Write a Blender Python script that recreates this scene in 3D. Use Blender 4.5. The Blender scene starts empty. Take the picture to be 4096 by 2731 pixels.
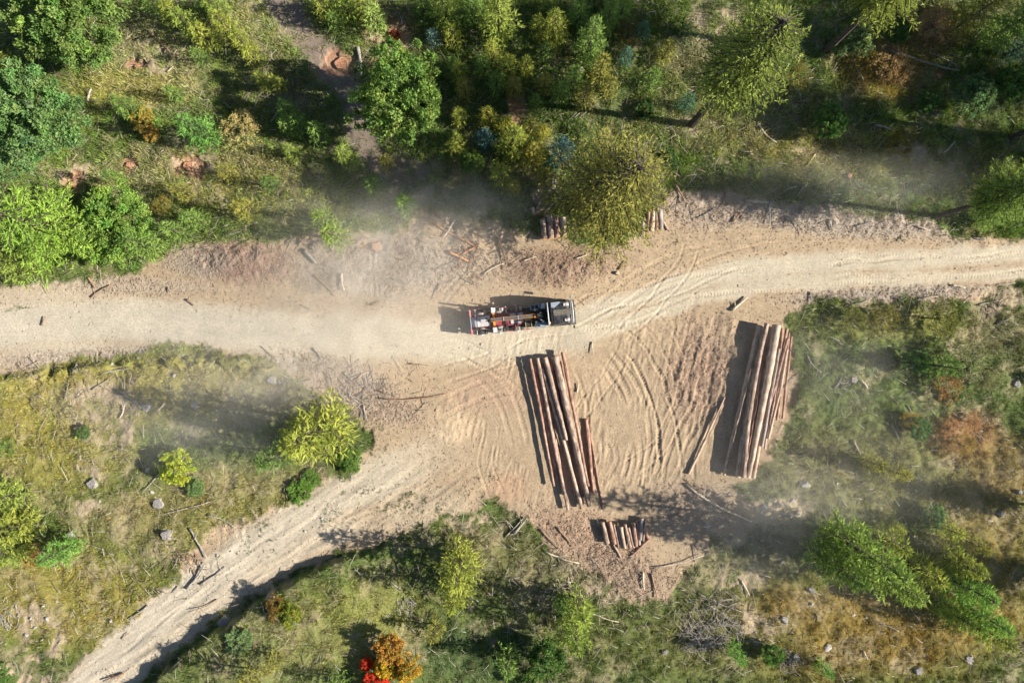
import bpy, math, random
import numpy as np
from mathutils import Vector, Matrix
C = bpy.context.scene.collection
SC = bpy.context.scene
R = math.radians
rng = np.random.default_rng(7)
random.seed(7)

# ------------------------------------------------------------------ camera, sky, sun, exposure
H = 68.0
cam = bpy.data.cameras.new("camera"); co = bpy.data.objects.new("camera", cam); C.objects.link(co)
cam.sensor_width = 36; cam.lens = 24; cam.clip_end = 2000
co.location = (0, 0, H); co.rotation_euler = (0, 0, 0)
SC.camera = co
ELEV = 31.0
SUNDIR = Vector((1.0, -0.13, 0)).normalized() * math.cos(R(ELEV)) + Vector((0, 0, math.sin(R(ELEV))))
w = bpy.data.worlds.new("World"); SC.world = w; w.use_nodes = True
nt = w.node_tree
sky = nt.nodes.new("ShaderNodeTexSky"); sky.sky_type = 'NISHITA'; sky.sun_disc = False
sky.sun_elevation = R(ELEV); sky.sun_rotation = math.atan2(1.0, -0.13); sky.altitude = 900
bg = nt.nodes["Background"]; bg.inputs[1].default_value = 0.06
nt.links.new(sky.outputs[0], bg.inputs[0])
sl = bpy.data.lights.new("sun", 'SUN'); sl.energy = 4.8; sl.angle = R(0.5); sl.color = (1.0, 0.94, 0.84)
so = bpy.data.objects.new("sun", sl); C.objects.link(so)
so.rotation_euler = SUNDIR.to_track_quat('Z', 'Y').to_euler(); so.location = (60, -8, 50)
SC.view_settings.view_transform = 'Standard'; SC.view_settings.look = 'None'
SC.view_settings.exposure = 1.15; SC.view_settings.gamma = 1
SC.cycles.max_bounces = 6; SC.cycles.transparent_max_bounces = 8; SC.cycles.volume_bounces = 2
SC.cycles.use_denoising = True

# ------------------------------------------------------------------ coordinates
# map positions read on a 2352 px wide print of the site: 23.06 px per metre on the ground
KD = 1176 / 51.0
def D(x, y, z=0.0):
    """ground position of something seen at map (x, y) whose visible part is z metres high"""
    f = (H - z) / H
    return (x - 1176) / KD * f, (784 - y) / KD * f
KF = 2048 / 51.0
def F(x, y, z=0.0):
    f = (H - z) / H
    return (x - 2048) / KF * f, (1365.5 - y) / KF * f

# ------------------------------------------------------------------ noise
def vnoise(x, y, seed):
    r = np.random.default_rng(seed).random((256, 256)).astype(np.float32)
    xi = np.floor(x).astype(np.int64); yi = np.floor(y).astype(np.int64)
    fx = (x - xi); fy = (y - yi)
    fx = fx * fx * (3 - 2 * fx); fy = fy * fy * (3 - 2 * fy)
    x0 = xi & 255; x1 = (xi + 1) & 255; y0 = yi & 255; y1 = (yi + 1) & 255
    return (r[x0, y0] * (1 - fx) + r[x1, y0] * fx) * (1 - fy) + (r[x0, y1] * (1 - fx) + r[x1, y1] * fx) * fy
def fbm(x, y, freq, octs=4, seed=1, gain=0.5):
    s = 0; a = 1; t = 0
    for o in range(octs):
        c, d = math.cos(o * 1.3 + seed), math.sin(o * 1.3 + seed)
        s = s + a * vnoise((x * c - y * d) * freq + 37.1 * o + seed * 5.3, (x * d + y * c) * freq + 11.7 * o, seed * 31 + o)
        t += a; a *= gain; freq *= 2.03
    return s / t
def sstep(a, b, x):
    t = np.clip((x - a) / (b - a), 0, 1); return t * t * (3 - 2 * t)

# ------------------------------------------------------------------ mesh helpers
def mesh_np(name, V, T, col=None, smooth=False, mat=None, n=3):
    me = bpy.data.meshes.new(name)
    V = np.asarray(V, np.float32); T = np.asarray(T, np.int32)
    me.vertices.add(len(V)); me.vertices.foreach_set("co", V.ravel())
    me.loops.add(T.size); me.loops.foreach_set("vertex_index", T.ravel())
    me.polygons.add(len(T)); me.polygons.foreach_set("loop_start", np.arange(0, T.size, n, dtype=np.int32))
    me.polygons.foreach_set("loop_total", np.full(len(T), n, np.int32))
    if smooth: me.polygons.foreach_set("use_smooth", np.ones(len(T), bool))
    if col is not None:
        a = me.color_attributes.new("tint", 'FLOAT_COLOR', 'POINT')
        c = np.ones((len(V), 4), np.float32); c[:, :3] = col
        a.data.foreach_set("color", c.ravel())
    me.update(calc_edges=True)
    if mat: me.materials.append(mat)
    return me
def link(name, me, parent=None, loc=(0, 0, 0), rot=(0, 0, 0), scale=(1, 1, 1)):
    o = bpy.data.objects.new(name, me); C.objects.link(o)
    o.location = loc; o.rotation_euler = rot; o.scale = scale
    if parent: o.parent = parent
    return o
def tag(o, label=None, cat=None, group=None, kind=None):
    if label: o["label"] = label
    if cat: o["category"] = cat
    if group: o["group"] = group
    if kind: o["kind"] = kind
    return o

class MB:
    """collects shapes for one mesh"""
    def __init__(s): s.v = []; s.f = []
    def add(s, vs, fs):
        k = len(s.v); s.v += [tuple(p) for p in vs]; s.f += [tuple(i + k for i in f) for f in fs]
    def box(s, x0, x1, y0, y1, z0, z1, b=0.0, M=None):
        if b <= 0:
            vs = [(x, y, z) for z in (z0, z1) for (x, y) in ((x0, y0), (x1, y0), (x1, y1), (x0, y1))]
            fs = [(3, 2, 1, 0), (4, 5, 6, 7), (0, 1, 5, 4), (1, 2, 6, 5), (2, 3, 7, 6), (3, 0, 4, 7)]
        else:
            b = min(b, (x1 - x0) / 2.1, (y1 - y0) / 2.1, (z1 - z0) / 2.1)
            def ring(z, i):
                a0, a1, c0, c1 = x0 + i, x1 - i, y0 + i, y1 - i
                return [(a0 + b, c0, z), (a1 - b, c0, z), (a1, c0 + b, z), (a1, c1 - b, z), (a1 - b, c1, z), (a0 + b, c1, z), (a0, c1 - b, z), (a0, c0 + b, z)]
            vs = ring(z0, b * .5) + ring(z0 + b, 0) + ring(z1 - b, 0) + ring(z1, b * .7)
            fs = [tuple(range(7, -1, -1)), tuple(range(24, 32))]
            for k in range(3):
                for j in range(8):
                    fs.append((k * 8 + j, k * 8 + (j + 1) % 8, k * 8 + 8 + (j + 1) % 8, k * 8 + 8 + j))
        if M: vs = [M @ Vector(p) for p in vs]
        s.add(vs, fs)
    def tube(s, pts, rad, n=8, cap=True):
        pts = [Vector(p) for p in pts]
        if not hasattr(rad, '__len__'): rad = [rad] * len(pts)
        rings = []
        for i, p in enumerate(pts):
            d = (pts[min(i + 1, len(pts) - 1)] - pts[max(i - 1, 0)])
            d = d.normalized() if d.length > 1e-6 else Vector((0, 0, 1))
            a = d.cross(Vector((0, 0, 1)) if abs(d.z) < .9 else Vector((1, 0, 0))).normalized(); b = d.cross(a)
            rings.append([p + (a * math.cos(2 * math.pi * k / n) + b * math.sin(2 * math.pi * k / n)) * rad[i] for k in range(n)])
        vs = [q for r_ in rings for q in r_]; fs = []
        for i in range(len(pts) - 1):
            for k in range(n):
                fs.append((i * n + k, i * n + (k + 1) % n, (i + 1) * n + (k + 1) % n, (i + 1) * n + k))
        if cap:
            fs.append(tuple(range(n - 1, -1, -1))); fs.append(tuple((len(pts) - 1) * n + k for k in range(n)))
        s.add(vs, fs)
    def build(s, name, mat, parent=None, smooth=False, loc=(0, 0, 0), rot=(0, 0, 0)):
        me = bpy.data.meshes.new(name); me.from_pydata([tuple(p) for p in s.v], [], s.f); me.update()
        if smooth: me.polygons.foreach_set("use_smooth", np.ones(len(me.polygons), bool))
        me.materials.append(mat)
        return link(name, me, parent, loc, rot)
def empty(name, loc=(0, 0, 0), rz=0):
    o = bpy.data.objects.new(name, None); C.objects.link(o); o.location = loc; o.rotation_euler = (0, 0, rz)
    o.empty_display_size = .3
    return o
def copy_thing(root):
    r_ = root.copy(); C.objects.link(r_)
    for ch in list(root.children):
        c = ch.copy(); C.objects.link(c); c.parent = r_
    return r_

# ------------------------------------------------------------------ materials
def mat(name, col, rough=.6, metal=0.0, noise=0.0, nscale=6.0, bump=0.0, bscale=20.0, coat=0.0, stretch=None, col2=None):
    m = bpy.data.materials.new(name); m.use_nodes = True; t = m.node_tree; b = t.nodes["Principled BSDF"]
    b.inputs["Base Color"].default_value = (*col, 1); b.inputs["Roughness"].default_value = rough
    b.inputs["Metallic"].default_value = metal
    b.inputs["Specular IOR Level"].default_value = .3
    if coat: b.inputs["Coat Weight"].default_value = coat; b.inputs["Coat Roughness"].default_value = .2
    tc = t.nodes.new("ShaderNodeTexCoord"); mp = t.nodes.new("ShaderNodeMapping")
    t.links.new(tc.outputs["Object"], mp.inputs[0])
    if stretch: mp.inputs["Scale"].default_value = stretch
    if noise or col2:
        n = t.nodes.new("ShaderNodeTexNoise"); n.inputs["Scale"].default_value = nscale; n.inputs["Detail"].default_value = 6
        t.links.new(mp.outputs[0], n.inputs[0])
        r_ = t.nodes.new("ShaderNodeValToRGB"); t.links.new(n.outputs[0], r_.inputs[0])
        c2 = col2 or tuple(min(1, c * (1 + noise)) for c in col); c1 = col if col2 else tuple(c * (1 - noise) for c in col)
        r_.color_ramp.elements[0].position = .38; r_.color_ramp.elements[1].position = .62
        r_.color_ramp.elements[0].color = (*c1, 1); r_.color_ramp.elements[1].color = (*c2, 1)
        t.links.new(r_.outputs[0], b.inputs["Base Color"])
    if bump:
        n = t.nodes.new("ShaderNodeTexNoise"); n.inputs["Scale"].default_value = bscale; n.inputs["Detail"].default_value = 5
        t.links.new(mp.outputs[0], n.inputs[0])
        bp = t.nodes.new("ShaderNodeBump"); bp.inputs["Strength"].default_value = 1; bp.inputs["Distance"].default_value = bump
        t.links.new(n.outputs[0], bp.inputs["Height"]); t.links.new(bp.outputs[0], b.inputs["Normal"])
    return m
def mat_leaf(name, transl=.35):
    m = bpy.data.materials.new(name); m.use_nodes = True; t = m.node_tree
    for n in list(t.nodes): t.nodes.remove(n)
    out = t.nodes.new("ShaderNodeOutputMaterial"); df = t.nodes.new("ShaderNodeBsdfDiffuse"); tr = t.nodes.new("ShaderNodeBsdfTranslucent")
    mx = t.nodes.new("ShaderNodeMixShader"); mx.inputs[0].default_value = transl
    at = t.nodes.new("ShaderNodeAttribute"); at.attribute_name = "tint"
    oi = t.nodes.new("ShaderNodeObjectInfo")
    mu = t.nodes.new("ShaderNodeMix"); mu.data_type = 'RGBA'; mu.blend_type = 'MULTIPLY'; mu.inputs[0].default_value = 1
    t.links.new(at.outputs["Color"], mu.inputs[6]); t.links.new(oi.outputs["Color"], mu.inputs[7])
    t.links.new(mu.outputs[2], df.inputs[0]); t.links.new(mu.outputs[2], tr.inputs[0])
    t.links.new(df.outputs[0], mx.inputs[1]); t.links.new(tr.outputs[0], mx.inputs[2]); t.links.new(mx.outputs[0], out.inputs[0])
    return m
def mat_ground():
    m = bpy.data.materials.new("soil"); m.use_nodes = True; t = m.node_tree; b = t.nodes["Principled BSDF"]
    b.inputs["Roughness"].default_value = .95; b.inputs["Specular IOR Level"].default_value = .1
    at = t.nodes.new("ShaderNodeAttribute"); at.attribute_name = "tint"
    tc = t.nodes.new("ShaderNodeTexCoord")
    n1 = t.nodes.new("ShaderNodeTexNoise"); n1.inputs["Scale"].default_value = 5.5; n1.inputs["Detail"].default_value = 7; n1.inputs["Roughness"].default_value = .7
    t.links.new(tc.outputs["Object"], n1.inputs[0])
    mr = t.nodes.new("ShaderNodeMapRange"); mr.inputs[1].default_value = .3; mr.inputs[2].default_value = .7; mr.inputs[3].default_value = .72; mr.inputs[4].default_value = 1.25
    t.links.new(n1.outputs[0], mr.inputs[0])
    mu = t.nodes.new("ShaderNodeVectorMath"); mu.operation = 'SCALE'
    t.links.new(at.outputs["Color"], mu.inputs[0]); t.links.new(mr.outputs[0], mu.inputs["Scale"])
    t.links.new(mu.outputs[0], b.inputs["Base Color"])
    n2 = t.nodes.new("ShaderNodeTexNoise"); n2.inputs["Scale"].default_value = 7; n2.inputs["Detail"].default_value = 6; n2.inputs["Roughness"].default_value = .65
    t.links.new(tc.outputs["Object"], n2.inputs[0])
    rg = t.nodes.new("ShaderNodeAttribute"); rg.attribute_name = "rough_amount"
    bd = t.nodes.new("ShaderNodeMath"); bd.operation = 'MULTIPLY'; t.links.new(n2.outputs[0], bd.inputs[0]); t.links.new(rg.outputs["Fac"], bd.inputs[1])
    bp = t.nodes.new("ShaderNodeBump"); bp.inputs["Strength"].default_value = 1; bp.inputs["Distance"].default_value = 1.0
    t.links.new(bd.outputs[0], bp.inputs["Height"]); t.links.new(bp.outputs[0], b.inputs["Normal"])
    return m
M_SOIL = mat_ground()
M_LEAF = mat_leaf("foliage", .32)
M_GRASS = mat_leaf("grass_blades", .25)
M_BARK = mat("larch_bark", (.07, .055, .045), .9, noise=.45, nscale=7, bump=.02, bscale=14, stretch=(1, 1, .3))
M_CUT = mat("cut_wood", (.62, .36, .17), .8, noise=.25, nscale=9)
M_OLDCUT = mat("weathered_cut_wood", (.24, .22, .2), .9, noise=.3, nscale=10, bump=.01)
M_REDCUT = mat("reddish_cut_wood", (.38, .19, .11), .9, noise=.3, nscale=8, bump=.01)
M_GREYWOOD = mat("grey_dead_wood", (.27, .245, .21), .9, noise=.35, nscale=8, bump=.01)
M_BROWNWOOD = mat("brown_dead_wood", (.26, .17, .11), .9, noise=.4, nscale=8, bump=.01)
M_PALEWOOD = mat("pale_dead_wood", (.5, .42, .31), .9, noise=.3, nscale=8)
M_ORANGEWOOD = mat("split_orange_wood", (.5, .25, .12), .85, noise=.35, nscale=8)
M_ROCK = mat("pale_limestone", (.33, .31, .27), .95, noise=.2, nscale=5, bump=.02, bscale=8)
def mat_log(name, c1, c2, c3):
    m = bpy.data.materials.new(name); m.use_nodes = True; t = m.node_tree; b = t.nodes["Principled BSDF"]; b.inputs["Roughness"].default_value = .9
    b.inputs["Specular IOR Level"].default_value = .15
    tc = t.nodes.new("ShaderNodeTexCoord"); mp = t.nodes.new("ShaderNodeMapping"); mp.inputs["Scale"].default_value = (1, 1, .35)
    t.links.new(tc.outputs["Object"], mp.inputs[0])
    n = t.nodes.new("ShaderNodeTexNoise"); n.inputs["Scale"].default_value = 3.2; n.inputs["Detail"].default_value = 7; n.inputs["Roughness"].default_value = .78
    t.links.new(mp.outputs[0], n.inputs[0])
    r_ = t.nodes.new("ShaderNodeValToRGB"); e = r_.color_ramp.elements; e[0].position = .36; e[0].color = (*c1, 1); e[1].position = .66; e[1].color = (*c3, 1)
    k = e.new(.5); k.color = (*c2, 1)
    t.links.new(n.outputs[0], r_.inputs[0]); t.links.new(r_.outputs[0], b.inputs["Base Color"])
    bp = t.nodes.new("ShaderNodeBump"); bp.inputs["Distance"].default_value = .03
    t.links.new(n.outputs[0], bp.inputs["Height"]); t.links.new(bp.outputs[0], b.inputs["Normal"])
    return m
M_LOG = mat_log("log_bark_brown", (.1, .07, .055), (.3, .215, .165), (.58, .43, .32))
M_LOGP = mat_log("log_wood_peeled", (.22, .15, .11), (.43, .32, .235), (.62, .49, .37))
M_LOGR = mat_log("log_bark_reddish", (.12, .065, .05), (.31, .18, .13), (.54, .37, .28))
M_LOGG = mat_log("log_bark_grey", (.16, .13, .11), (.3, .26, .23), (.46, .4, .35))

# ------------------------------------------------------------------ ground: zones
DIRT = [(-60, 640), (100, 652), (200, 640), (330, 628), (375, 575), (420, 548), (520, 540), (640, 548), (700, 520), (780, 530), (880, 520), (960, 492), (1030, 470),
        (1110, 500), (1200, 520), (1280, 545), (1360, 560), (1450, 545), (1500, 480), (1540, 430), (1650, 440), (1800, 455), (1900, 470), (2050, 492), (2200, 530),
        (2290, 548), (2420, 555), (2420, 640), (2300, 655), (2250, 690), (2190, 690), (2000, 690), (1880, 700), (1810, 735), (1835, 780), (1830, 870), (1820, 960), (1785, 1020), (1740, 1095), (1700, 1125), (1745, 1180), (1740, 1220),
        (1640, 1240), (1600, 1300), (1540, 1380), (1450, 1385), (1380, 1330), (1270, 1270), (1200, 1190), (1120, 1150), (1040, 1190), (940, 1215), (840, 1255),
        (740, 1290), (620, 1345), (500, 1425), (390, 1505), (300, 1600), (120, 1600), (190, 1500), (290, 1410), (380, 1345), (430, 1290), (500, 1215), (600, 1180),
        (690, 1135), (790, 1085), (850, 1020), (835, 975), (790, 930), (700, 875), (610, 825), (500, 803), (400, 800), (300, 810), (200, 825), (100, 845), (-60, 880)]
def poly_dist(px, py, poly):
    """signed distance, + inside"""
    n = len(poly); inside = np.zeros(px.shape, bool); d2 = np.full(px.shape, 1e12, np.float32)
    for i in range(n):
        x0, y0 = poly[i]; x1, y1 = poly[(i + 1) % n]
        dx, dy = x1 - x0, y1 - y0
        t = np.clip(((px - x0) * dx + (py - y0) * dy) / (dx * dx + dy * dy), 0, 1)
        d2 = np.minimum(d2, (px - x0 - t * dx) ** 2 + (py - y0 - t * dy) ** 2)
        c = ((y0 > py) != (y1 > py))
        if abs(dy) > 1e-9: inside ^= c & (px < dx * (py - y0) / dy + x0)
    return np.where(inside, 1, -1) * np.sqrt(d2)
def line_st(px, py, pts, maxd=1e9):
    """distance, signed offset, arclength to polyline"""
    best = np.full(px.shape, 1e9, np.float32); off = np.zeros_like(best); ss = np.zeros_like(best); acc = 0
    for (x0, y0), (x1, y1) in zip(pts[:-1], pts[1:]):
        dx, dy = x1 - x0, y1 - y0; L = math.hypot(dx, dy)
        t = np.clip(((px - x0) * dx + (py - y0) * dy) / (L * L), 0, 1)
        d = np.hypot(px - x0 - t * dx, py - y0 - t * dy)
        sg = ((px - x0) * dy - (py - y0) * dx) / L
        m_ = d < best
        best = np.where(m_, d, best); off = np.where(m_, np.sign(sg) * d, off); ss = np.where(m_, acc + t * L, ss); acc += L
    return best, off, ss
def smooth_line(pts, n=6):
    P = [pts[0]] + list(pts) + [pts[-1]]; out = []
    for i in range(1, len(P) - 2):
        a, b, c, d = [np.array(q, float) for q in P[i - 1:i + 3]]
        for k in range(n):
            t = k / n
            out.append(tuple(.5 * ((2 * b) + (c - a) * t + (2 * a - 5 * b + 4 * c - d) * t * t + (-a + 3 * b - 3 * c + d) * t ** 3)))
    out.append(tuple(pts[-1])); return out
# pale worn wheel lanes: (points on the map, half width, strength)
LANES = [([(-60, 762), (200, 735), (400, 742), (600, 765), (800, 770), (1000, 782), (1150, 780), (1320, 760)], 46, 1.0),
         ([(1300, 740), (1420, 700), (1560, 655), (1700, 622), (1850, 606), (2050, 598), (2200, 590), (2420, 575)], 22, 1.0),
         ([(1340, 775), (1450, 735), (1600, 685), (1750, 655), (1900, 645), (2100, 640), (2420, 622)], 17, .9),
         ([(1090, 985), (1010, 1035), (900, 1085), (780, 1140), (650, 1215), (520, 1300), (400, 1390), (280, 1490), (180, 1600)], 44, .85),
         ([(960, 1180), (850, 1200), (720, 1240), (600, 1310), (480, 1395), (360, 1490), (260, 1590)], 30, .6)]
# (cx, cy, rx, ry, colour, weight, angle) soil patches
RED = (.31, .165, .105); CREAM = (.60, .49, .33); TAN = (.42, .315, .205); GREY = (.39, .34, .275); CHIP = (.33, .235, .175); BRN = (.33, .24, .165)
PATCH = [(570, 603, 125, 50, (.26, .165, .12), .98, 5), (450, 600, 90, 40, GREY, .6, 0), (1280, 612, 150, 48, (.29, .19, .13), .9, -5), (900, 610, 240, 75, (.34, .285, .225), .85, 0),
         (1900, 500, 380, 42, GREY, .85, 5), (1620, 480, 110, 50, (.4, .32, .25), .7, 0), (820, 905, 150, 60, (.34, .265, .2), .9, 20), (1610, 850, 80, 130, (.40, .275, .19), .85, 10),
         (1130, 900, 120, 50, (.43, .29, .2), .5, 0), (1100, 800, 60, 30, (.56, .36, .22), .5, 0), (1340, 1230, 150, 60, (.4, .27, .18), .9, 20), (1440, 1320, 110, 60, BRN, .9, 10),
         (1600, 1170, 120, 60, (.33, .26, .19), .8, 20), (1040, 985, 60, 45, (.56, .42, .27), .6, 0), (980, 1180, 120, 60, (.46, .38, .27), .6, -15),
         (250, 650, 240, 26, GREY, .5, 3), (200, 820, 260, 22, GREY, .8, -3), (700, 830, 120, 30, GREY, .8, 8), (2050, 675, 260, 22, GREY, .9, -3), (1170, 1120, 60, 40, (.43, .28, .18), .7, 0),
         (1400, 760, 100, 40, (.5, .39, .25), .4, 0)]
# grass colour patches
G_OLIVE = (.115, .125, .036); G_YEL = (.25, .215, .06); G_GREEN = (.075, .12, .03); G_DARK = (.055, .085, .03); G_OCHRE = (.25, .165, .05); G_STRAW = (.3, .26, .13); G_RED = (.25, .11, .045)
GPATCH = [(300, 900, 420, 90, G_YEL, .8, -5), (120, 1000, 220, 160, G_YEL, .7, 0), (480, 1180, 280, 110, (.22, .19, .07), .7, -10), (140, 1370, 260, 130, (.24, .2, .055), .8, 0),
          (560, 900, 200, 70, G_STRAW, .6, 0), (200, 930, 130, 50, (.25, .22, .14), .6, 0), (300, 1180, 120, 60, (.2, .17, .08), .5, 0), (820, 1420, 170, 110, (.2, .2, .06), .8, 0), (620, 1480, 180, 90, (.19, .19, .075), .7, 0),
          (1120, 1260, 130, 70, (.15, .14, .06), .8, 0), (1280, 1330, 150, 60, (.19, .16, .09), .7, 0), (1950, 1440, 380, 130, G_OCHRE, .75, 0), (2250, 1300, 130, 220, (.26, .19, .065), .7, 0),
          (1600, 1480, 260, 90, (.13, .14, .045), .8, 0), (1800, 1150, 180, 160, (.115, .125, .06), .8, 0), (2050, 740, 200, 45, (.2, .2, .06), .8, 0), (2000, 1080, 250, 120, (.15, .14, .05), .7, 0),
          (2230, 1000, 90, 60, G_RED, .7, 0), (2300, 1080, 110, 90, (.22, .15, .06), .7, 0), (2290, 750, 70, 80, (.17, .15, .08), .7, 0), (1200, 1420, 200, 120, (.12, .14, .045), .7, 0), (1100, 1500, 160, 80, G_DARK, .8, 0),
          (1700, 1240, 130, 80, (.1, .1, .05), .7, 0), (1560, 1350, 160, 60, (.12, .14, .05), .6, 0),
          (360, 120, 160, 120, (.2, .2, .09), .85, 30), (600, 60, 120, 80, (.2, .19, .09), .7, 0), (300, 200, 140, 50, G_YEL, .6, 0), (480, 390, 260, 70, (.17, .15, .07), .75, 0), (600, 450, 240, 60, (.14, .14, .05), .7, 0),
          (900, 70, 70, 60, (.2, .14, .09), .8, 0), (640, 200, 120, 80, (.13, .13, .06), .6, 0), (1300, 230, 260, 90, G_DARK, .5, 0), (1660, 260, 250, 80, (.19, .18, .085), .75, 0), (1620, 130, 120, 60, (.17, .15, .09), .7, 0),
          (1950, 360, 250, 60, (.21, .19, .06), .8, 0), (1800, 330, 180, 50, (.2, .18, .08), .7, 0), (2030, 160, 110, 80, (.25, .16, .06), .75, 0), (2130, 60, 100, 60, (.24, .14, .07), .7, 0), (2250, 400, 120, 60, (.2, .18, .07), .7, 0),
          (1750, 420, 200, 45, (.12, .13, .05), .8, 0), (800, 480, 250, 50, (.14, .15, .05), .7, 0), (1120, 420, 200, 50, (.16, .15, .055), .7, 0)]
TRAIL = smooth_line([(630, -60), (660, 30), (700, 90), (740, 130), (785, 175), (815, 240), (830, 300), (860, 360), (950, 400)])
TRAIL2 = smooth_line([(560, 120), (640, 200), (720, 300), (800, 380)])
SCARS = [(785, 140, 34, 24), (425, 378, 34, 24), (308, 145, 26, 14), (160, 425, 34, 22), (290, 375, 18, 12), (860, 565, 22, 12), (1185, 265, 14, 40), (1290, 380, 14, 14), (905, 78, 30, 22), (2160, 170, 16, 10)]
# tyre tracks: points, half gauge, strength
TRACKS = [([(1030, 490), (1080, 545), (1130, 590), (1170, 625)], 9, 1.2), ([(848, 560), (852, 620), (858, 690)], 6, 1.2), ([(790, 550), (800, 610), (812, 680)], 5, 1), ([(1000, 520), (1050, 570), (1100, 620)], 6, .8), ([(1120, 560), (1010, 690)], 8, .5),
          ([(1000, 940), (1100, 900), (1190, 880)], 18, .6), ([(1010, 860), (1090, 840), (1180, 800)], 18, .8), ([(1360, 1140), (1330, 1060), (1320, 960)], 16, .6),
          ([(1380, 720), (1480, 640), (1620, 590), (1800, 565), (2000, 560)], 20, .5), ([(1420, 780), (1500, 700), (1570, 620), (1600, 560)], 18, .6), ([(700, 700), (850, 730), (1000, 735)], 22, .4), ([(1450, 1120), (1475, 1010), (1450, 900), (1380, 810)], 22, .9), ([(1150, 1150), (1120, 1060), (1130, 960)], 16, .5),
          ([(1320, 760), (1400, 770), (1450, 800), (1490, 860), (1520, 940), (1530, 1020), (1535, 1090)], 22, 1),
          ([(1320, 770), (1390, 790), (1440, 850), (1470, 930), (1490, 1030), (1480, 1110)], 22, .9),
          ([(1060, 800), (1150, 830), (1230, 800), (1330, 780)], 20, .7), ([(1020, 800), (1080, 810), (1180, 860), (1230, 900)], 20, .7),
          ([(1100, 850), (1150, 900), (1180, 960), (1200, 1040)], 18, .6),
          ([(1300, 730), (1400, 690), (1520, 670), (1640, 620), (1800, 580), (2000, 590)], 22, .8), ([(1340, 720), (1420, 730), (1520, 690), (1600, 660)], 20, .7),
          ([(1580, 660), (1800, 640), (2050, 620), (2420, 600)], 24, .9), ([(1560, 560), (1750, 550), (1950, 560), (2150, 572), (2420, 545)], 20, .6),
          ([(1900, 620), (2100, 615), (2420, 604)], 18, .7), ([(-60, 740), (200, 715), (420, 720), (700, 745), (1000, 770)], 22, .35), ([(-60, 790), (300, 775), (600, 785), (800, 800)], 22, .3),
          ([(1330, 1120), (1360, 1050), (1370, 960), (1350, 880), (1320, 820)], 18, .7), ([(1400, 1130), (1440, 1060), (1420, 980), (1400, 900)], 20, .6),
          ([(1430, 1090), (1520, 1030), (1560, 940), (1600, 830)], 18, .6), ([(1580, 1110), (1600, 1010), (1640, 900), (1680, 800)], 14, .9), ([(1500, 1110), (1540, 1000), (1590, 880), (1650, 760)], 16, .8),
          ([(1290, 1000), (1340, 940), (1400, 860), (1440, 800)], 18, .5), ([(960, 1120), (860, 1150), (740, 1200), (600, 1290), (450, 1400), (300, 1520)], 22, .55),
          ([(1380, 1100), (1450, 1115), (1520, 1100), (1560, 1050)], 16, .6), ([(1350, 760), (1450, 720), (1520, 760), (1560, 850), (1570, 950)], 20, .6)]

BARE = [(90, 1450, 60, 90), (60, 1530, 60, 60), (510, 1235, 70, 40), (455, 1305, 50, 40), (240, 925, 80, 50), (190, 975, 50, 30), (270, 990, 50, 40), (215, 1085, 30, 40), (205, 1150, 30, 40), (1790, 1170, 90, 40), (1700, 1190, 60, 60), (2300, 690, 60, 40), (1700, 1330, 50, 40), (1720, 1430, 60, 50),
        (360, 130, 60, 40), (900, 80, 60, 50), (450, 370, 90, 30), (150, 400, 70, 30), (1185, 260, 24, 50), (1640, 60, 80, 40), (1600, 280, 60, 30), (960, 440, 80, 30), (1240, 440, 50, 40), (1380, 1360, 60, 30), (1100, 1200, 60, 30), (2100, 350, 80, 30), (1850, 350, 60, 20), (620, 1350, 40, 20), (740, 900, 60, 30)]
def zones(X, Y):
    """X, Y world -> dict of fields"""
    px = X * KD + 1176; py = 784 - Y * KD
    wob = (fbm(X, Y, .35, 4, 3) - .5) * 60
    dd = poly_dist(px, py, DIRT) + wob * .8 + (fbm(X, Y, 1.6, 3, 4) - .5) * 26
    dirt = sstep(-5, 12, dd)
    td, to, ts = line_st(px, py, TRAIL); t2, _, _ = line_st(px, py, TRAIL2)
    trail = sstep(44, 20, td + wob * .5); trail = np.maximum(trail, .6 * sstep(26, 8, t2 + wob * .4))
    scar = np.zeros_like(px)
    for (cx, cy, rx, ry) in SCARS:
        scar = np.maximum(scar, sstep(1.35, .75, np.hypot((px - cx) / rx, (py - cy) / ry) + wob * .03 + (fbm(X, Y, 1.5, 3, 88) - .5) * 1.6))
    bare = np.zeros_like(px)
    for (cx, cy, rx, ry) in BARE:
        bare = np.maximum(bare, sstep(1.3, .6, np.hypot((px - cx) / rx, (py - cy) / ry) + wob * .02) * sstep(.4, .52, fbm(X, Y, .9, 4, 77)))
    return px, py, wob, dirt, trail, scar, dd, bare
def patchcol(px, py, wob, base, patches, soft=1.25, sd=50):
    col = np.empty(px.shape + (3,), np.float32); col[...] = base
    for i, (cx, cy, rx, ry, c, wgt, ang) in enumerate(patches):
        a = R(ang); dx = px - cx; dy = py - cy
        u = (dx * math.cos(a) + dy * math.sin(a)) / rx; v = (-dx * math.sin(a) + dy * math.cos(a)) / ry
        k = (wgt * sstep(soft, .45, np.hypot(u, v) + wob * .007))[..., None]
        col = col * (1 - k) + np.array(c, np.float32) * k
    return col

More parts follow.
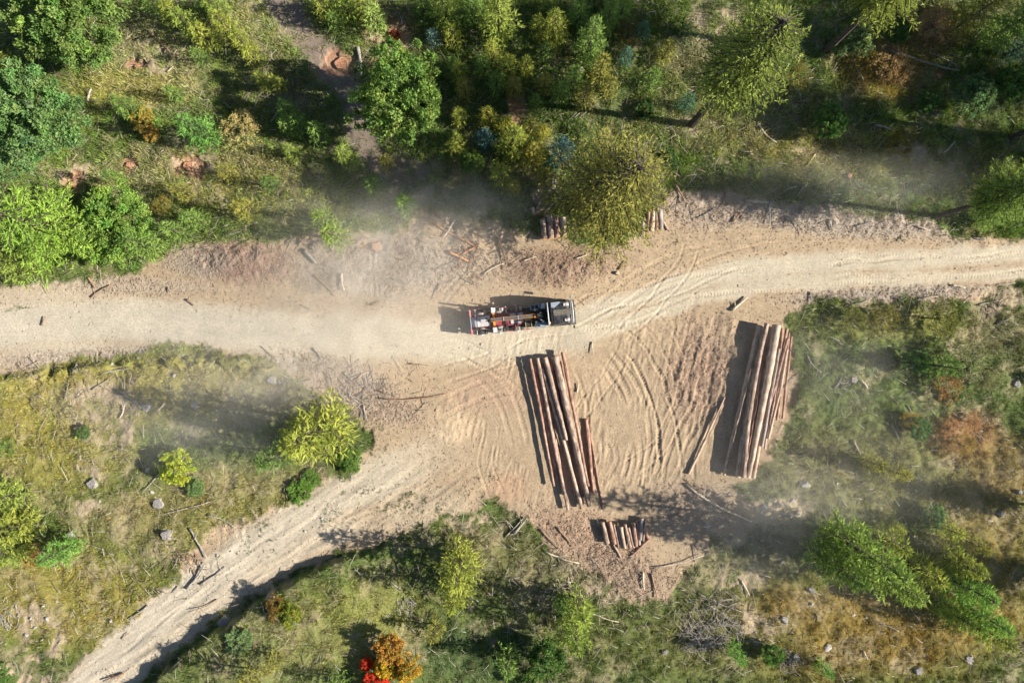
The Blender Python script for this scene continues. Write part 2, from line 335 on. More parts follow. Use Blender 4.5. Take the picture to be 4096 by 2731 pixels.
# grid: 0.1 m inside the mapped site, stretching outwards
def axis(half, step):
    inner = np.arange(-half, half + step / 2, step)
    out = half + np.cumsum(.3 * 1.16 ** np.arange(38)); out = out[out < 420]
    return np.concatenate([-out[::-1], inner, out])
xs = axis(53.0, .1); ys = axis(36.0, .1)
GX, GY = np.meshgrid(xs, ys)
GX = GX.astype(np.float32); GY = GY.astype(np.float32)
px, py, wob, dirt, trail, scar, dd, bare = zones(GX, GY)
inn = ((np.abs(GX) < 53.5) & (np.abs(GY) < 36.5))
Z = (fbm(GX, GY, .06, 3, 11) - .5) * 1.0 * (1 - dirt * .6)
veg = np.clip(1 - dirt - trail * .9 - scar, 0, 1)
Z += veg * ((fbm(GX, GY, .5, 4, 12) - .5) * .8)
# bank beside the lower road
bd_, bo, bs = line_st(px, py, smooth_line([(1000, 1215), (900, 1245), (800, 1275), (700, 1312), (600, 1372), (500, 1445), (420, 1505), (330, 1590), (250, 1680)]))
edge = bo + (fbm(GX, GY, .8, 4, 21) - .5) * 22
end = sstep(30, 260, bs)
side = 1 if True else -1
Z += end * 1.5 * sstep(-5, 7, edge) * np.exp(-np.clip(edge - 150, 0, 1e9) / 260.0)
# low berm of clods along the upper-left road's lower edge
b2, o2, s2 = line_st(px, py, smooth_line([(-60, 885), (60, 872), (180, 850), (330, 838), (480, 828), (620, 842)]))
Z += .8 * np.exp(-(b2 / 13) ** 2) * sstep(.4, .58, fbm(GX, GY, .9, 3, 22))
# debris bank north of the right-hand road and pushed-up soil left of the right stack
b3, o3, s3 = line_st(px, py, smooth_line([(1540, 440), (1700, 470), (1900, 490), (2100, 510), (2250, 545)]))
Z += .55 * np.exp(-(b3 / 28) ** 2) * fbm(GX, GY, .9, 4, 23)
b4, o4, s4 = line_st(px, py, [(1690, 745), (1700, 800), (1650, 950)])
Z += .6 * np.exp(-(b4 / 26) ** 2) * fbm(GX, GY, .7, 3, 24) * sstep(60, 20, np.abs(px - 1680))
Z -= .35 * trail * dirt * 0 + .2 * trail + .25 * scar
for (cx, cy, rx, ry, hh) in [(560, 600, 110, 45, .9), (1300, 620, 120, 40, .7), (1040, 985, 55, 45, .25), (1420, 1320, 110, 50, .3)]:
    Z += hh * np.exp(-((px - cx) / rx) ** 2 - ((py - cy) / ry) ** 2) * (.6 + .6 * fbm(GX, GY, 1.2, 3, 25))
rough = np.zeros_like(Z) + .35 * (1 - dirt)
col = patchcol(px, py, wob, TAN, PATCH)
chip = patchcol(px, py, wob, (0, 0, 0), [(p[0], p[1], p[2], p[3], (1, 1, 1), p[5], p[6]) for p in PATCH if p[4][0] < .41])[..., 0]
lane = np.zeros_like(Z)
for pts, hw, st in LANES:
    d_, o_, s_ = line_st(px, py, smooth_line(pts))
    if pts[0][0] > 930 and pts[-1][0] < 400: st = st * sstep(0, 260, s_)
    lane = np.maximum(lane, st * sstep(hw * 1.5, hw * .55, d_ + wob * .35))
worn = np.maximum(sstep(300, 0, np.abs(px - 120)) * .6, 0) * sstep(130, 40, np.abs(py - 745))
lane = np.maximum(lane, worn)
col = col * (1 - lane[..., None] * .92) + np.array((.52, .45, .335), np.float32) * lane[..., None] * .92
col = col * (1 - .5 * (lane * sstep(1300, 300, px))[..., None]) + np.array((.52, .465, .375)) * .5 * (lane * sstep(1300, 300, px))[..., None]
# tyre tracks as real relief with tread bars
tr_all = np.zeros_like(Z)
tn = fbm(GX, GY, .25, 2, 31); wig = (fbm(GX, GY, .22, 3, 32) - .5) * 26
for i, (pts, gz, st) in enumerate(TRACKS):
    d_, o_, s_ = line_st(px, py, smooth_line(pts))
    for sg in (-1, 1):
        q = (o_ - sg * gz + wig * (1 + .3 * math.sin(i * 2.1))) / KD          # metres from the wheel centre line
        hw = .17 + .05 * ((i * 37) % 3 - 1)
        ins = sstep(hw + .06, hw - .06, np.abs(q)); berm = np.exp(-((np.abs(q) - hw - .1) / .09) ** 2)
        ph = s_ / KD / .31 + np.abs(q) * 2.2 + i * .37
        tread = np.sin(2 * np.pi * ph)
        fade = st * sstep(.28, .46, tn + .1 * math.sin(i * 1.7)) * dirt * sstep(0, 25, s_) * sstep(0, 30, s_.max() - s_) * (d_ < 3 * gz)
        Z += fade * (ins * (-.045 + .03 * tread) * (.5 + tn) + berm * .035)
        tr_all = np.maximum(tr_all, fade * ins)
# random ploughed ruts and clods in the landing
land = dirt * sstep(1.15, .5, np.hypot((px - 1380) / 420, (py - 960) / 260))
ang = .2; u = GX * math.cos(ang) - GY * math.sin(ang); v = GX * math.sin(ang) + GY * math.cos(ang)
rid = fbm(u * 2.4, v * .45, 1.0, 4, 41)
Z += land * (.08 * np.abs(rid - .5) * 4 - .08) * sstep(.4, .6, fbm(GX, GY, .3, 2, 42))
hot = dirt * sstep(1.2, .4, np.hypot((px - 1610) / 130, (py - 880) / 200))
rid2 = fbm(u * 2.2, v * .5, 1.0, 3, 43)
Z += hot * .25 * (rid2 - .45)
Z += dirt * .035 * (fbm(GX, GY, 2.2, 3, 44) - .5)
Z += chip * .26 * (fbm(GX, GY, 1.8, 4, 45, .65) - .5)
# longitudinal scrapes on the roads
rd = lane * (1 - land)
Z += rd * .03 * (fbm(u * .35, v * 2.6, 1.0, 3, 46) - .5)
lower = dirt * sstep(0, 60, py - 1040 + .0 * px) * sstep(1150, 1050, px)
a2 = R(33); u2 = GX * math.cos(a2) + GY * math.sin(a2); v2 = -GX * math.sin(a2) + GY * math.cos(a2)
Z += lower * .22 * (fbm(u2 * .25, v2 * 1.6, 1.0, 4, 47) - .5)
col = col * (1 + (lower * .35 * (fbm(u2 * .3, v2 * 1.9, 1.0, 4, 48) - .5))[..., None])
col *= (1 + .22 * (fbm(GX, GY, .5, 4, 51) - .5) + .3 * (fbm(GX, GY, 2.5, 3, 52) - .5) * (1 - lane * .6))[..., None]
col *= (1 + (tr_all * .06))[..., None]
chipn = sstep(.5, .62, fbm(GX, GY, 3.2, 3, 53)) * chip
col = col * (1 - .4 * chipn[..., None]) + np.array((.42, .32, .24)) * .4 * chipn[..., None]
# soil under vegetation
gcol = patchcol(px, py, wob, (.09, .12, .035), GPATCH, 1.3)
dry = sstep(.5, .68, fbm(GX, GY, .45, 4, 61))[..., None]
under = gcol * 1.0 * (1 - .55 * dry) + np.array((.3, .24, .15)) * .55 * dry
patchy = sstep(.58, .66, fbm(GX, GY, .9, 4, 62))[..., None] * sstep(30, -160, dd)[..., None] * 0 + 0
tcol = np.array((.21, .165, .13), np.float32) * (1 + .4 * (fbm(GX, GY, .8, 4, 63) - .5))[..., None]
base = under
base = base * (1 - .9 * bare[..., None]) + np.array((.38, .3, .2), np.float32) * .9 * bare[..., None]
base = base * (1 - trail[..., None]) + tcol * trail[..., None]
base = base * (1 - dirt[..., None]) + col * dirt[..., None]
base = base * (1 - scar[..., None] * .9) + np.array((.35, .2, .125)) * scar[..., None] * .9
Z += bare * .3 * (fbm(GX, GY, 1.5, 4, 78, .65) - .5)
rough = .02 + .05 * bare + .05 * chip + .05 * (1 - dirt) + .03 * land + .035 * lower + .03 * hot
rough = rough * (1 - .5 * rd)
V = np.stack([GX, GY, Z], -1).reshape(-1, 3)
ny_, nx_ = GX.shape
idx = np.arange(ny_ * nx_, dtype=np.int32).reshape(ny_, nx_)
Q = np.stack([idx[:-1, :-1], idx[:-1, 1:], idx[1:, 1:], idx[1:, :-1]], -1).reshape(-1, 4)
me = mesh_np("ground", V, Q, np.clip(base.reshape(-1, 3) * (1 - .17 * dirt.reshape(-1, 1)), .01, .8), True, M_SOIL, 4)
a = me.attributes.new("rough_amount", 'FLOAT', 'POINT'); a.data.foreach_set("value", rough.astype(np.float32).ravel())
tag(link("ground", me), "bare pale earth logging yard and tracks cut through the grass", kind="structure")
def hgt(x, y):
    x = np.asarray(x, float); y = np.asarray(y, float)
    i = np.clip(np.searchsorted(xs, x) - 1, 0, len(xs) - 2); j = np.clip(np.searchsorted(ys, y) - 1, 0, len(ys) - 2)
    fx = (x - xs[i]) / (xs[i + 1] - xs[i]); fy = (y - ys[j]) / (ys[j + 1] - ys[j])
    return (Z[j, i] * (1 - fx) + Z[j, i + 1] * fx) * (1 - fy) + (Z[j + 1, i] * (1 - fx) + Z[j + 1, i + 1] * fx) * fy
def samp(A, x, y):
    i = np.clip(np.searchsorted(xs, x), 0, len(xs) - 1); j = np.clip(np.searchsorted(ys, y), 0, len(ys) - 1)
    return A[j, i]

# ------------------------------------------------------------------ triangles in bulk: blades, sprigs, leaves, twigs
def blades(P, dirs, length, width, rg=rng, curl=0.0):
    """one slender triangle per row"""
    n = len(P); side = np.cross(dirs, rg.normal(size=(n, 3))); side /= np.linalg.norm(side, axis=1)[:, None] + 1e-9
    L = np.asarray(length)[:, None]; W = np.asarray(width)[:, None]
    a = P - side * W * .5; b = P + side * W * .5; c = P + dirs * L
    if curl: c[:, 2] -= curl * L[:, 0] ** 2
    Vv = np.stack([a, b, c], 1).reshape(-1, 3)
    return Vv
def norm(v): return v / (np.linalg.norm(v, axis=-1, keepdims=True) + 1e-9)

# ---- grass: tussocks of blades, density from the veg mask
def grow(name, label, n_tuft, per, region, hfun, wid, seed, mask, colf, lean=1.1):
    rg = np.random.default_rng(seed)
    x = rg.uniform(region[0], region[1], n_tuft); y = rg.uniform(region[2], region[3], n_tuft)
    m_ = samp(mask, x, y); keep = rg.random(n_tuft) < m_; x = x[keep]; y = y[keep]
    n = len(x); s = hfun(x, y) * rg.uniform(.6, 1.35, n)
    cc = colf(x, y) * (1 + rg.normal(0, .16, (n, 1))) * (1 + rg.normal(0, .06, (n, 3)))
    k = np.repeat(np.arange(n), per); N = len(k)
    az = rg.uniform(0, 2 * np.pi, N); tilt = rg.beta(1.3, 1.3, N) * lean
    dr = np.stack([np.cos(az) * np.sin(tilt), np.sin(az) * np.sin(tilt), np.cos(tilt)], -1)
    rr = rg.random(N) * .22 * (s[k] / .4)
    P = np.stack([x[k] + np.cos(az) * rr, y[k] + np.sin(az) * rr, np.zeros(N)], -1)
    P[:, 2] = hgt(P[:, 0], P[:, 1]) - .02
    L = s[k] * rg.uniform(.6, 1.2, N)
    Vv = blades(P, dr, L, wid * rg.uniform(.6, 1.4, N) * (.6 + s[k]), rg)
    c = cc[k] * (1 + rg.normal(0, .22, (N, 1)))
    c3 = np.repeat(np.clip(c, .01, .6), 3, 0)
    me = mesh_np(name, Vv, np.arange(N * 3).reshape(-1, 3), c3, False, M_GRASS)
    o = tag(link(name, me), label, kind="stuff"); return o
gc_grid = np.clip(gcol, .01, .6)
strawn = fbm(GX, GY, .7, 3, 71)
def col_grass(x, y):
    c = samp(gc_grid, x, y).copy() * 2.0 * (1 + .25 * top_half(y))[:, None]
    s = sstep(.5, .7, samp(strawn, x, y))[:, None] * .45
    return c * (1 - s) + np.array((.5, .44, .22)) * s
tall = fbm(GX, GY, .4, 3, 72)
vegm = np.clip(1 - dirt - trail * .85 - scar * .95, 0, 1) * (1 - .93 * bare)
dens = np.clip(vegm * (.35 + .9 * sstep(.36, .6, fbm(GX, GY, .8, 3, 73))), 0, 1)
def h_low(x, y): return .24 + .22 * samp(tall, x, y)
top_half = lambda y: sstep(4, 12, y)
def h_mix(x, y): return (.16 + .26 * samp(tall, x, y)) * (1 + .8 * top_half(y))
grow("grass", "yellow green grass growing over the open clearing", 115000, 12, (-54, 54, -37, 37), h_mix, .042, 101, dens, col_grass, 1.3)
def col_under(x, y):
    c = samp(gc_grid, x, y).copy(); t = top_half(y)[:, None]
    return c * 2.0 + np.array((.06, .10, .0)) * t
und = vegm * (.08 + .9 * sstep(.46, .62, fbm(GX, GY, .33, 4, 74))) * (.6 + .4 * sstep(2, 10, GY))
grow("undergrowth", "taller stringy green undergrowth between the young trees", 17000, 42, (-54, 54, -37, 37), lambda x, y: (.5 + .35 * samp(tall, x, y)) * (.6 + .25 * top_half(y)), .046, 102, und, col_under, 1.35)
# sparse small green weeds on the lower road and the yard
weedm = dirt * 0
for (cx, cy, rx, ry, k) in [(850, 1150, 70, 40, .7), (980, 1150, 120, 50, .9), (760, 1190, 60, 40, .4), (590, 1230, 60, 60, .5), (470, 1300, 60, 80, .6), (860, 1010, 40, 50, .7), (635, 685, 26, 14, .5), (830, 980, 60, 40, .6),
                        (2070, 545, 40, 16, .7), (60, 710, 60, 12, .4), (1085, 620, 30, 30, .2), (930, 785, 30, 12, .3), (1130, 1130, 60, 60, .4), (760, 560, 60, 60, .5), (1540, 545, 26, 20, .6)]:
    weedm = np.maximum(weedm, k * sstep(1.2, .3, np.hypot((px - cx) / rx, (py - cy) / ry)) * sstep(.5, .6, fbm(GX, GY, 1.1, 3, 75)))
grow("weeds", "small green weeds dotted over the bare earth", 200000, 12, (-54, 54, -36, 36), lambda x, y: .16 + 0 * x, .05, 103, weedm * dirt, lambda x, y: np.tile((.09, .15, .05), (len(x), 1)), 1.4)

# ---- litter: twigs, bark chips, pebbles
def litter(name, label, n, mask, lr, wr, cols, seed, up=.12, lift=.03):
    rg = np.random.default_rng(seed)
    x = rg.uniform(-53, 53, n); y = rg.uniform(-36, 36, n); kp = rg.random(n) < samp(mask, x, y); x = x[kp]; y = y[kp]; n = len(x)
    az = rg.uniform(0, np.pi, n); L = rg.uniform(lr[0], lr[1], n) * rg.uniform(.4, 1, n); W = rg.uniform(wr[0], wr[1], n)
    d = np.stack([np.cos(az), np.sin(az), rg.normal(0, up, n)], -1); d = norm(d)
    c = np.stack([x, y, hgt(x, y) + lift + rg.random(n) * lift], -1)
    s = norm(np.cross(d, np.array((0, 0, 1.0)))); u_ = np.cross(s, d)
    A = c - d * L[:, None] / 2; B = c + d * L[:, None] / 2; Wc = W[:, None] / 2
    Vv = np.stack([A - s * Wc, A + s * Wc, A + u_ * Wc * 1.6, B - s * Wc, B + s * Wc, B + u_ * Wc * 1.6], 1).reshape(-1, 3)
    b0 = np.arange(n)[:, None] * 6
    T = np.concatenate([b0 + np.array(f) for f in ((0, 2, 5), (0, 5, 3), (2, 1, 4), (2, 4, 5), (0, 1, 2), (3, 5, 4))], 0)
    cc = np.array(cols)[rg.integers(0, len(cols), n)] * (1 + rg.normal(0, .15, (n, 1)))
    me = mesh_np(name, Vv, T, np.repeat(np.clip(cc, .02, .7), 6, 0), False, M_GRASS)
    tag(link(name, me), label, kind="stuff")
slashm = np.clip(chip * dirt * .75 + .11 * dirt * (1 - lane) * (1 - land) + .009 * dirt, 0, 1)
litter("bark_chips", "brown bark chips and wood scraps strewn over the trampled earth", 420000, slashm, (.08, .34), (.018, .045), [(.36, .26, .19), (.30, .19, .13), (.5, .41, .31), (.4, .3, .22), (.5, .38, .28)], 201)
slz = np.zeros_like(Z)
for (cx, cy, rx, ry, k) in [(800, 900, 170, 75, .9), (1000, 580, 240, 90, .5), (1900, 470, 380, 60, .8), (1320, 1330, 260, 110, .6), (1640, 1440, 130, 80, .9), (200, 860, 260, 40, .5), (400, 120, 180, 130, .5), (600, 250, 220, 120, .4),
                        (2050, 690, 260, 26, .6), (1700, 230, 260, 90, .2), (380, 1330, 120, 90, .4), (150, 1000, 160, 80, .3), (1150, 1250, 200, 80, .4), (560, 560, 160, 30, .5), (2300, 700, 80, 60, .6), (1450, 1400, 200, 80, .5), (2100, 350, 200, 100, .2)]:
    slz = np.maximum(slz, k * sstep(1.25, .3, np.hypot((px - cx) / rx, (py - cy) / ry) + wob * .008))
litter("slash_twigs", "thin grey and brown broken branches littering the felled ground", 34000, slz * (1 - lane) * .8, (.4, 2.0), (.03, .06), [(.38, .34, .29), (.28, .21, .16), (.45, .38, .3), (.2, .15, .12)], 202, .1, .1)
litter("fallen_twigs", "scattered thin twigs lying in the grass", 16000, vegm * .7, (.3, 1.9), (.025, .05), [(.45, .41, .35), (.3, .25, .2), (.2, .16, .13)], 203, .15, .22)
# pebbles
def pebbles(name, label, n, mask, seed, r0, r1):
    rg = np.random.default_rng(seed); x = rg.uniform(-53, 53, n); y = rg.uniform(-36, 36, n); kp = rg.random(n) < samp(mask, x, y); x = x[kp]; y = y[kp]; n = len(x)
    oc = np.array([(1, 0, 0), (-1, 0, 0), (0, 1, 0), (0, -1, 0), (0, 0, .8), (0, 0, -.6)], float)
    Fc = np.array([(0, 2, 4), (2, 1, 4), (1, 3, 4), (3, 0, 4), (2, 0, 5), (1, 2, 5), (3, 1, 5), (0, 3, 5)])
    r_ = rg.uniform(r0, r1, n) ** 1.0 * rg.random(n) ** .6; az = rg.uniform(0, 6.28, n)
    pts = oc[None] * (1 + rg.normal(0, .2, (n, 6, 1))) * r_[:, None, None]
    X_ = pts[..., 0] * np.cos(az)[:, None] - pts[..., 1] * np.sin(az)[:, None] * .8; Y_ = pts[..., 0] * np.sin(az)[:, None] + pts[..., 1] * np.cos(az)[:, None] * .8
    Vv = np.stack([X_ + x[:, None], Y_ + y[:, None], pts[..., 2] + hgt(x, y)[:, None] + .01], -1).reshape(-1, 3)
    T = (np.arange(n)[:, None, None] * 6 + Fc[None]).reshape(-1, 3)
    c = np.array((.55, .48, .36)) * (1 + rg.normal(0, .18, (n, 1)))
    tag(link(name, mesh_np(name, Vv, T, np.repeat(np.clip(c, .1, .8), 6, 0), False, M_GRASS)), label, kind="stuff")
pebm = np.clip(bare * .3 + dirt * (.03 + .35 * lower + .4 * np.exp(-((py - 835) / 22) ** 2) * sstep(640, 500, px)), 0, 1)
pebbles("pebbles", "pale pebbles and clods scattered on the dirt road", 60000, pebm, 301, .03, .11)

# ------------------------------------------------------------------ tree prototypes
def larch_mesh(h, r, z0, nb, seed, sp=.10, sl=.3, sw=.07, c0=(.42, .47, .10), c1=(.15, .21, .05), droop=.15, dens=1.0, up=.35, pw=.75):
    rg = np.random.default_rng(seed); P = []; Dd = []; wood = MB()
    lean = rg.normal(0, .02, 2) * h
    trunk = [(lean[0] * t * t, lean[1] * t * t, h * t) for t in (0, .25, .5, .75, 1)]
    rt = .016 * h + .03
    wood.tube([(x, y, z - (.15 if z == 0 else 0)) for x, y, z in trunk], [rt * (1 - .85 * t) for t in (0, .25, .5, .75, 1)], 7)
    for i in range(nb):
        t = z0 + (1 - z0) * ((i + rg.random()) / nb); tn_ = (t - z0) / (1 - z0)
        az = i * 2.39996 + rg.normal(0, .35); L = r * ((1 - tn_) ** pw * .95 + .08) * rg.uniform(.62, 1.12)
        if tn_ < .15: L *= .55 + 3 * tn_
        if z0 > .3 and tn_ < .3: L *= .45 + 1.8 * tn_
        bx, by = lean[0] * t * t, lean[1] * t * t; bz = h * t
        e = np.array((math.cos(az), math.sin(az), 0)); sd = np.array((-math.sin(az), math.cos(az), 0))
        m_ = 7; ss = np.linspace(0, 1, m_)
        bend = rg.normal(0, .12)
        bp = np.array([np.array((bx, by, bz)) + e * L * s + sd * bend * L * s * s + np.array((0, 0, 1)) * L * (up * s - droop * 1.6 * s * s) for s in ss])
        wood.tube([tuple(p) for p in bp[::2]], [max(.008, .12 * rt * 2 * (1 - .8 * s)) for s in ss[::2]], 3, False)
        nt_ = max(5, int(L / .17 * dens))
        for k in range(nt_):
            s = .1 + .9 * (k + rg.random()) / nt_; q = np.array([np.interp(s, ss, bp[:, j]) for j in range(3)])
            sg = rg.choice((-1, 1)); a_ = rg.uniform(.5, 1.15)
            td_ = e * math.cos(a_) + sd * sg * math.sin(a_) + np.array((0, 0, rg.normal(.05, .25))); td_ /= np.linalg.norm(td_)
            tl = (L * .34 * (1.05 - s) + .16) * rg.uniform(.6, 1.2)
            ns = max(2, int(tl / sp))
            u_ = (np.arange(ns) + rg.random(ns)) / ns
            P.append(q + td_ * (u_ * tl)[:, None]); dd_ = td_ * 1.1 + rg.normal(0, .48, (ns, 3)) + np.array((0, 0, .12)); Dd.append(norm(dd_))
        P.append(bp[-1:]); Dd.append(norm((bp[-1:] - bp[-2:-1]) + 1e-6))
    P = np.concatenate(P); Dd = np.concatenate(Dd); n = len(P)
    Vv = blades(P, Dd, sl * rg.uniform(.6, 1.25, n), sw * rg.uniform(.7, 1.3, n), rg)
    mixv = rg.random((n, 1)); clump = vnoise(P[:, 0] * 1.3 + 50, P[:, 1] * 1.3 + P[:, 2] + 50, seed)[:, None]
    c = np.array(c0) * (.35 * mixv + .65 * clump) + np.array(c1) * (1 - (.35 * mixv + .65 * clump)); c = c * (1 + rg.normal(0, .1, (n, 1)))
    return mesh_np("crown", Vv, np.arange(3 * n).reshape(-1, 3), np.repeat(np.clip(c, .01, .6), 3, 0), False, M_LEAF), wood
def broad_mesh(h, r, nclump, per, seed, leaf=.2, c0=(.10, .19, .04), c1=(.05, .11, .03), squash=.75, z0=.15, stems=5, spread=.42, lobes=7):
    rg = np.random.default_rng(seed); wood = MB()
    LB = rg.normal(size=(lobes, 3)); LB[:, 2] = np.abs(LB[:, 2]); LB = norm(LB); amp = rg.uniform(.12, .42, lobes)
    zc = h * (z0 + (1 - z0) * .5); rz = h * (1 - z0) * .5
    d = norm(rg.normal(size=(nclump, 3))); d[:, 2] = np.where(d[:, 2] < -.2, -d[:, 2] * .6, d[:, 2])
    rad = 1 + ((np.clip(d @ LB.T, 0, 1) ** 6) * amp).sum(1) - .12
    k = rad * rg.uniform(.35, 1.0, nclump) ** .45
    Cn = np.stack([d[:, 0] * r * k, d[:, 1] * r * k, zc + d[:, 2] * rz * k], -1)
    Cr = spread * rg.uniform(.6, 1.3, nclump) * (r / 2.5) ** .5
    kk = np.repeat(np.arange(nclump), per); n = len(kk)
    off = norm(rg.normal(size=(n, 3))) * (rg.random((n, 1)) ** .5) * Cr[kk][:, None]
    off[:, 2] *= squash; P = Cn[kk] + off
    out = norm(P - np.array((0, 0, zc * .7))) ; dr = norm(out * .7 + rg.normal(0, .8, (n, 3)))
    Vv = blades(P, dr, leaf * rg.uniform(.5, 1.4, n), leaf * .75 * rg.uniform(.5, 1.3, n), rg)
    cl = rg.random((nclump, 1))[kk] * .7 + .3 * rg.random((n, 1))
    c = np.array(c0) * cl + np.array(c1) * (1 - cl); c = c * (1 + rg.normal(0, .14, (n, 1))) * (1 + rg.normal(0, .055, (nclump, 3)))[kk]
    me = mesh_np("crown", Vv, np.arange(3 * n).reshape(-1, 3), np.repeat(np.clip(c, .01, .7), 3, 0), False, M_LEAF)
    rt = .02 * h + .03
    wood.tube([(0, 0, -.15), (.02 * h, 0, h * .35), (0, .02 * h, h * .7)], [rt, rt * .7, rt * .3], 6)
    for i in range(stems * 3):
        q = Cn[rg.integers(nclump)]; z_ = h * rg.uniform(.1, .5)
        wood.tube([(0, 0, z_), tuple((q * .5 + np.array((0, 0, z_)) * .5) + rg.normal(0, .08 * r, 3)), tuple(q)], [rt * .45, rt * .25, .012], 3, False)
    return me, wood
PROTO = {}
def proto(key, maker):
    cm, wd = maker
    me = bpy.data.meshes.new("trunk"); me.from_pydata([tuple(p) for p in wd.v], [], wd.f); me.update(); me.materials.append(M_BARK)
    PROTO.setdefault(key, []).append((cm, me))
for s in range(4): proto("sapling", larch_mesh(4.2, 1.35, .06, 44, 400 + s, sp=.09, sl=.36, sw=.085))
for s in range(3): proto("larch", larch_mesh(7.0, 2.3, .06, 80, 410 + s, sp=.1, sl=.38, sw=.10))
for s in range(2): proto("bigleft", larch_mesh(10.0, 4.6, .05, 120, 420 + s, sp=.11, sl=.36, sw=.10, c0=(.36, .45, .09), c1=(.17, .27, .055), pw=.55))
for s in range(1): proto("olive", larch_mesh(14.0, 4.5, .1, 230, 430 + s, sp=.10, sl=.28, sw=.08, c0=(.38, .36, .09), c1=(.18, .19, .05), pw=.5, dens=.95))
for s in range(3): proto("tall", larch_mesh(20.0, 4.6, .42, 210, 440 + s, sp=.10, sl=.32, sw=.085, c0=(.37, .41, .10), c1=(.14, .18, .045), pw=.5, dens=1.05))
for s in range(2): proto("spruce", larch_mesh(3.8, 1.3, .05, 60, 450 + s, sp=.07, sl=.2, sw=.08, c0=(.2, .33, .23), c1=(.09, .18, .13), droop=.1, up=.2))
for s in range(3): proto("dark", broad_mesh(7.0, 3.9, 250, 120, 460 + s, leaf=.26, c0=(.24, .34, .09), c1=(.09, .16, .045), spread=.5, lobes=14))
for s in range(3): proto("bush", broad_mesh(2.6, 1.7, 120, 60, 470 + s, leaf=.17, c0=(.2, .29, .08), c1=(.09, .15, .045), spread=.34))
for s in range(3): proto("airy", broad_mesh(3.0, 2.0, 85, 26, 480 + s, leaf=.17, c0=(1, 1, 1), c1=(.7, .62, .55), spread=.42))

# ---- place names used in labels (map position, words)
ANCH = [((150, 60), "in the top left corner"), ((90, 270), "at the left edge above the dirt road"), ((300, 170), "in the clearing right of the top left trees"), ((500, 60), "at the top edge left of the skid trail"),
        ((330, 300), "in the thicket left of the skid trail"), ((540, 320), "below the upper end of the skid trail"), ((640, 210), "just left of the skid trail"), ((700, 60), "beside the top end of the skid trail"), ((880, 50), "at the top edge right of the skid trail"), ((940, 250), "by the big round green tree"),
        ((700, 440), "in the dusty grass left of the truck"), ((450, 470), "above the left dirt road"), ((1080, 60), "at the top edge above the truck"), ((1250, 80), "at the top edge right of centre"), ((1100, 220), "in the thicket above the truck"),
        ((1120, 370), "left of the olive larch"), ((1300, 220), "above the olive larch"), ((1420, 140), "in the top thicket left of the tall larches"), ((1600, 60), "at the top edge among the tall larches"), ((1560, 340), "right of the olive larch"), ((1750, 300), "below the first tall larch"),
        ((1950, 280), "between the tall larches at right"), ((2020, 130), "beneath the top right larch"), ((2240, 60), "in the top right corner"), ((2260, 270), "at the right edge above the road"), ((2050, 400), "above the right dirt road"), ((1780, 470), "on the debris bank above the right road"), ((2150, 540), "at the right end of the debris bank"),
        ((300, 680), "on the left dirt road"), ((560, 600), "by the brown chip heap left of the truck"), ((850, 600), "in the dust left of the truck"), ((1080, 560), "just above the truck"), ((1300, 610), "above the truck cab"), ((1520, 560), "right of the olive larch foot"),
        ((1900, 620), "on the right dirt road"), ((1700, 690), "above the right log stack"), ((1400, 880), "in the middle of the loading yard"), ((1620, 950), "left of the right log stack"), ((1050, 950), "left of the centre log stack"), ((820, 900), "on the grey slash left of the yard"), ((1100, 780), "below the truck"),
        ((300, 850), "at the lower edge of the left road"), ((150, 980), "in the yellow grass at the left edge"), ((420, 950), "in the yellow grass below the left road"), ((680, 990), "by the bright larch below the left road"), ((420, 1150), "in the lower left meadow"), ((120, 1180), "at the left edge of the lower meadow"), ((120, 1400), "in the bottom left corner"), ((380, 1280), "left of the lower road"),
        ((620, 1160), "above the lower road"), ((880, 1160), "on the lower road"), ((500, 1480), "right of the lower road near the bottom"), ((720, 1400), "below the lower road"), ((900, 1500), "by the orange shrub at the bottom"), ((1050, 1300), "by the single larch below the yard"), ((1150, 1480), "at the bottom edge left of centre"), ((1260, 1200), "below the centre log stack"),
        ((1400, 1300), "beneath the short log pile"), ((1350, 1460), "at the bottom edge below the short log pile"), ((1580, 1200), "right of the short log pile"), ((1640, 1420), "by the grey brush heap"), ((1650, 1530), "at the bottom edge right of centre"), ((1850, 900), "right of the right log stack"), ((1850, 1130), "in the stony grass right of the yard"), ((2000, 740), "below the right dirt road"),
        ((2120, 830), "by the green saplings at right"), ((2290, 720), "at the right edge below the road"), ((2290, 900), "at the right edge beside the pale bush"), ((2180, 960), "by the red shrubs at right"), ((2100, 1130), "in the right meadow above the larch thicket"), ((2300, 1130), "at the right edge of the meadow"), ((1960, 1280), "in the lower right larch thicket"), ((2200, 1360), "at the right end of the larch thicket"), ((1850, 1400), "below the lower right larch thicket"), ((2000, 1520), "at the bottom edge near the right corner"), ((2290, 1500), "in the bottom right corner")]
PEND = []
def pend(o, desc, x, y, cat, group=None):
    PEND.append((o, desc, x, y, cat, group))
ORD = ["second", "third", "fourth", "fifth", "sixth", "seventh", "eighth", "ninth", "tenth"]
NUMW = {2: "two", 3: "three", 4: "four", 5: "five", 6: "six", 7: "seven", 8: "eight", 9: "nine", 10: "ten"}
def flush_labels():
    byk = {}
    for p in PEND:
        wd = min(ANCH, key=lambda a_: (a_[0][0] - p[2]) ** 2 + (a_[0][1] - p[3]) ** 2)[1]
        byk.setdefault((p[1], wd), []).append(p)
    for (desc, wd), v in byk.items():
        v.sort(key=lambda p: p[2]); n = len(v)
        for i, (o, _, x, y, cat, group) in enumerate(v):
            if n == 1: lb = f"{desc} {wd}"
            elif i == 0: lb = f"{desc} {wd}, leftmost"
            elif i == n - 1: lb = f"{desc} {wd}, rightmost"
            else: lb = f"{desc} {wd}, {ORD[i - 1]} from left"
            tag(o, lb, cat, group)

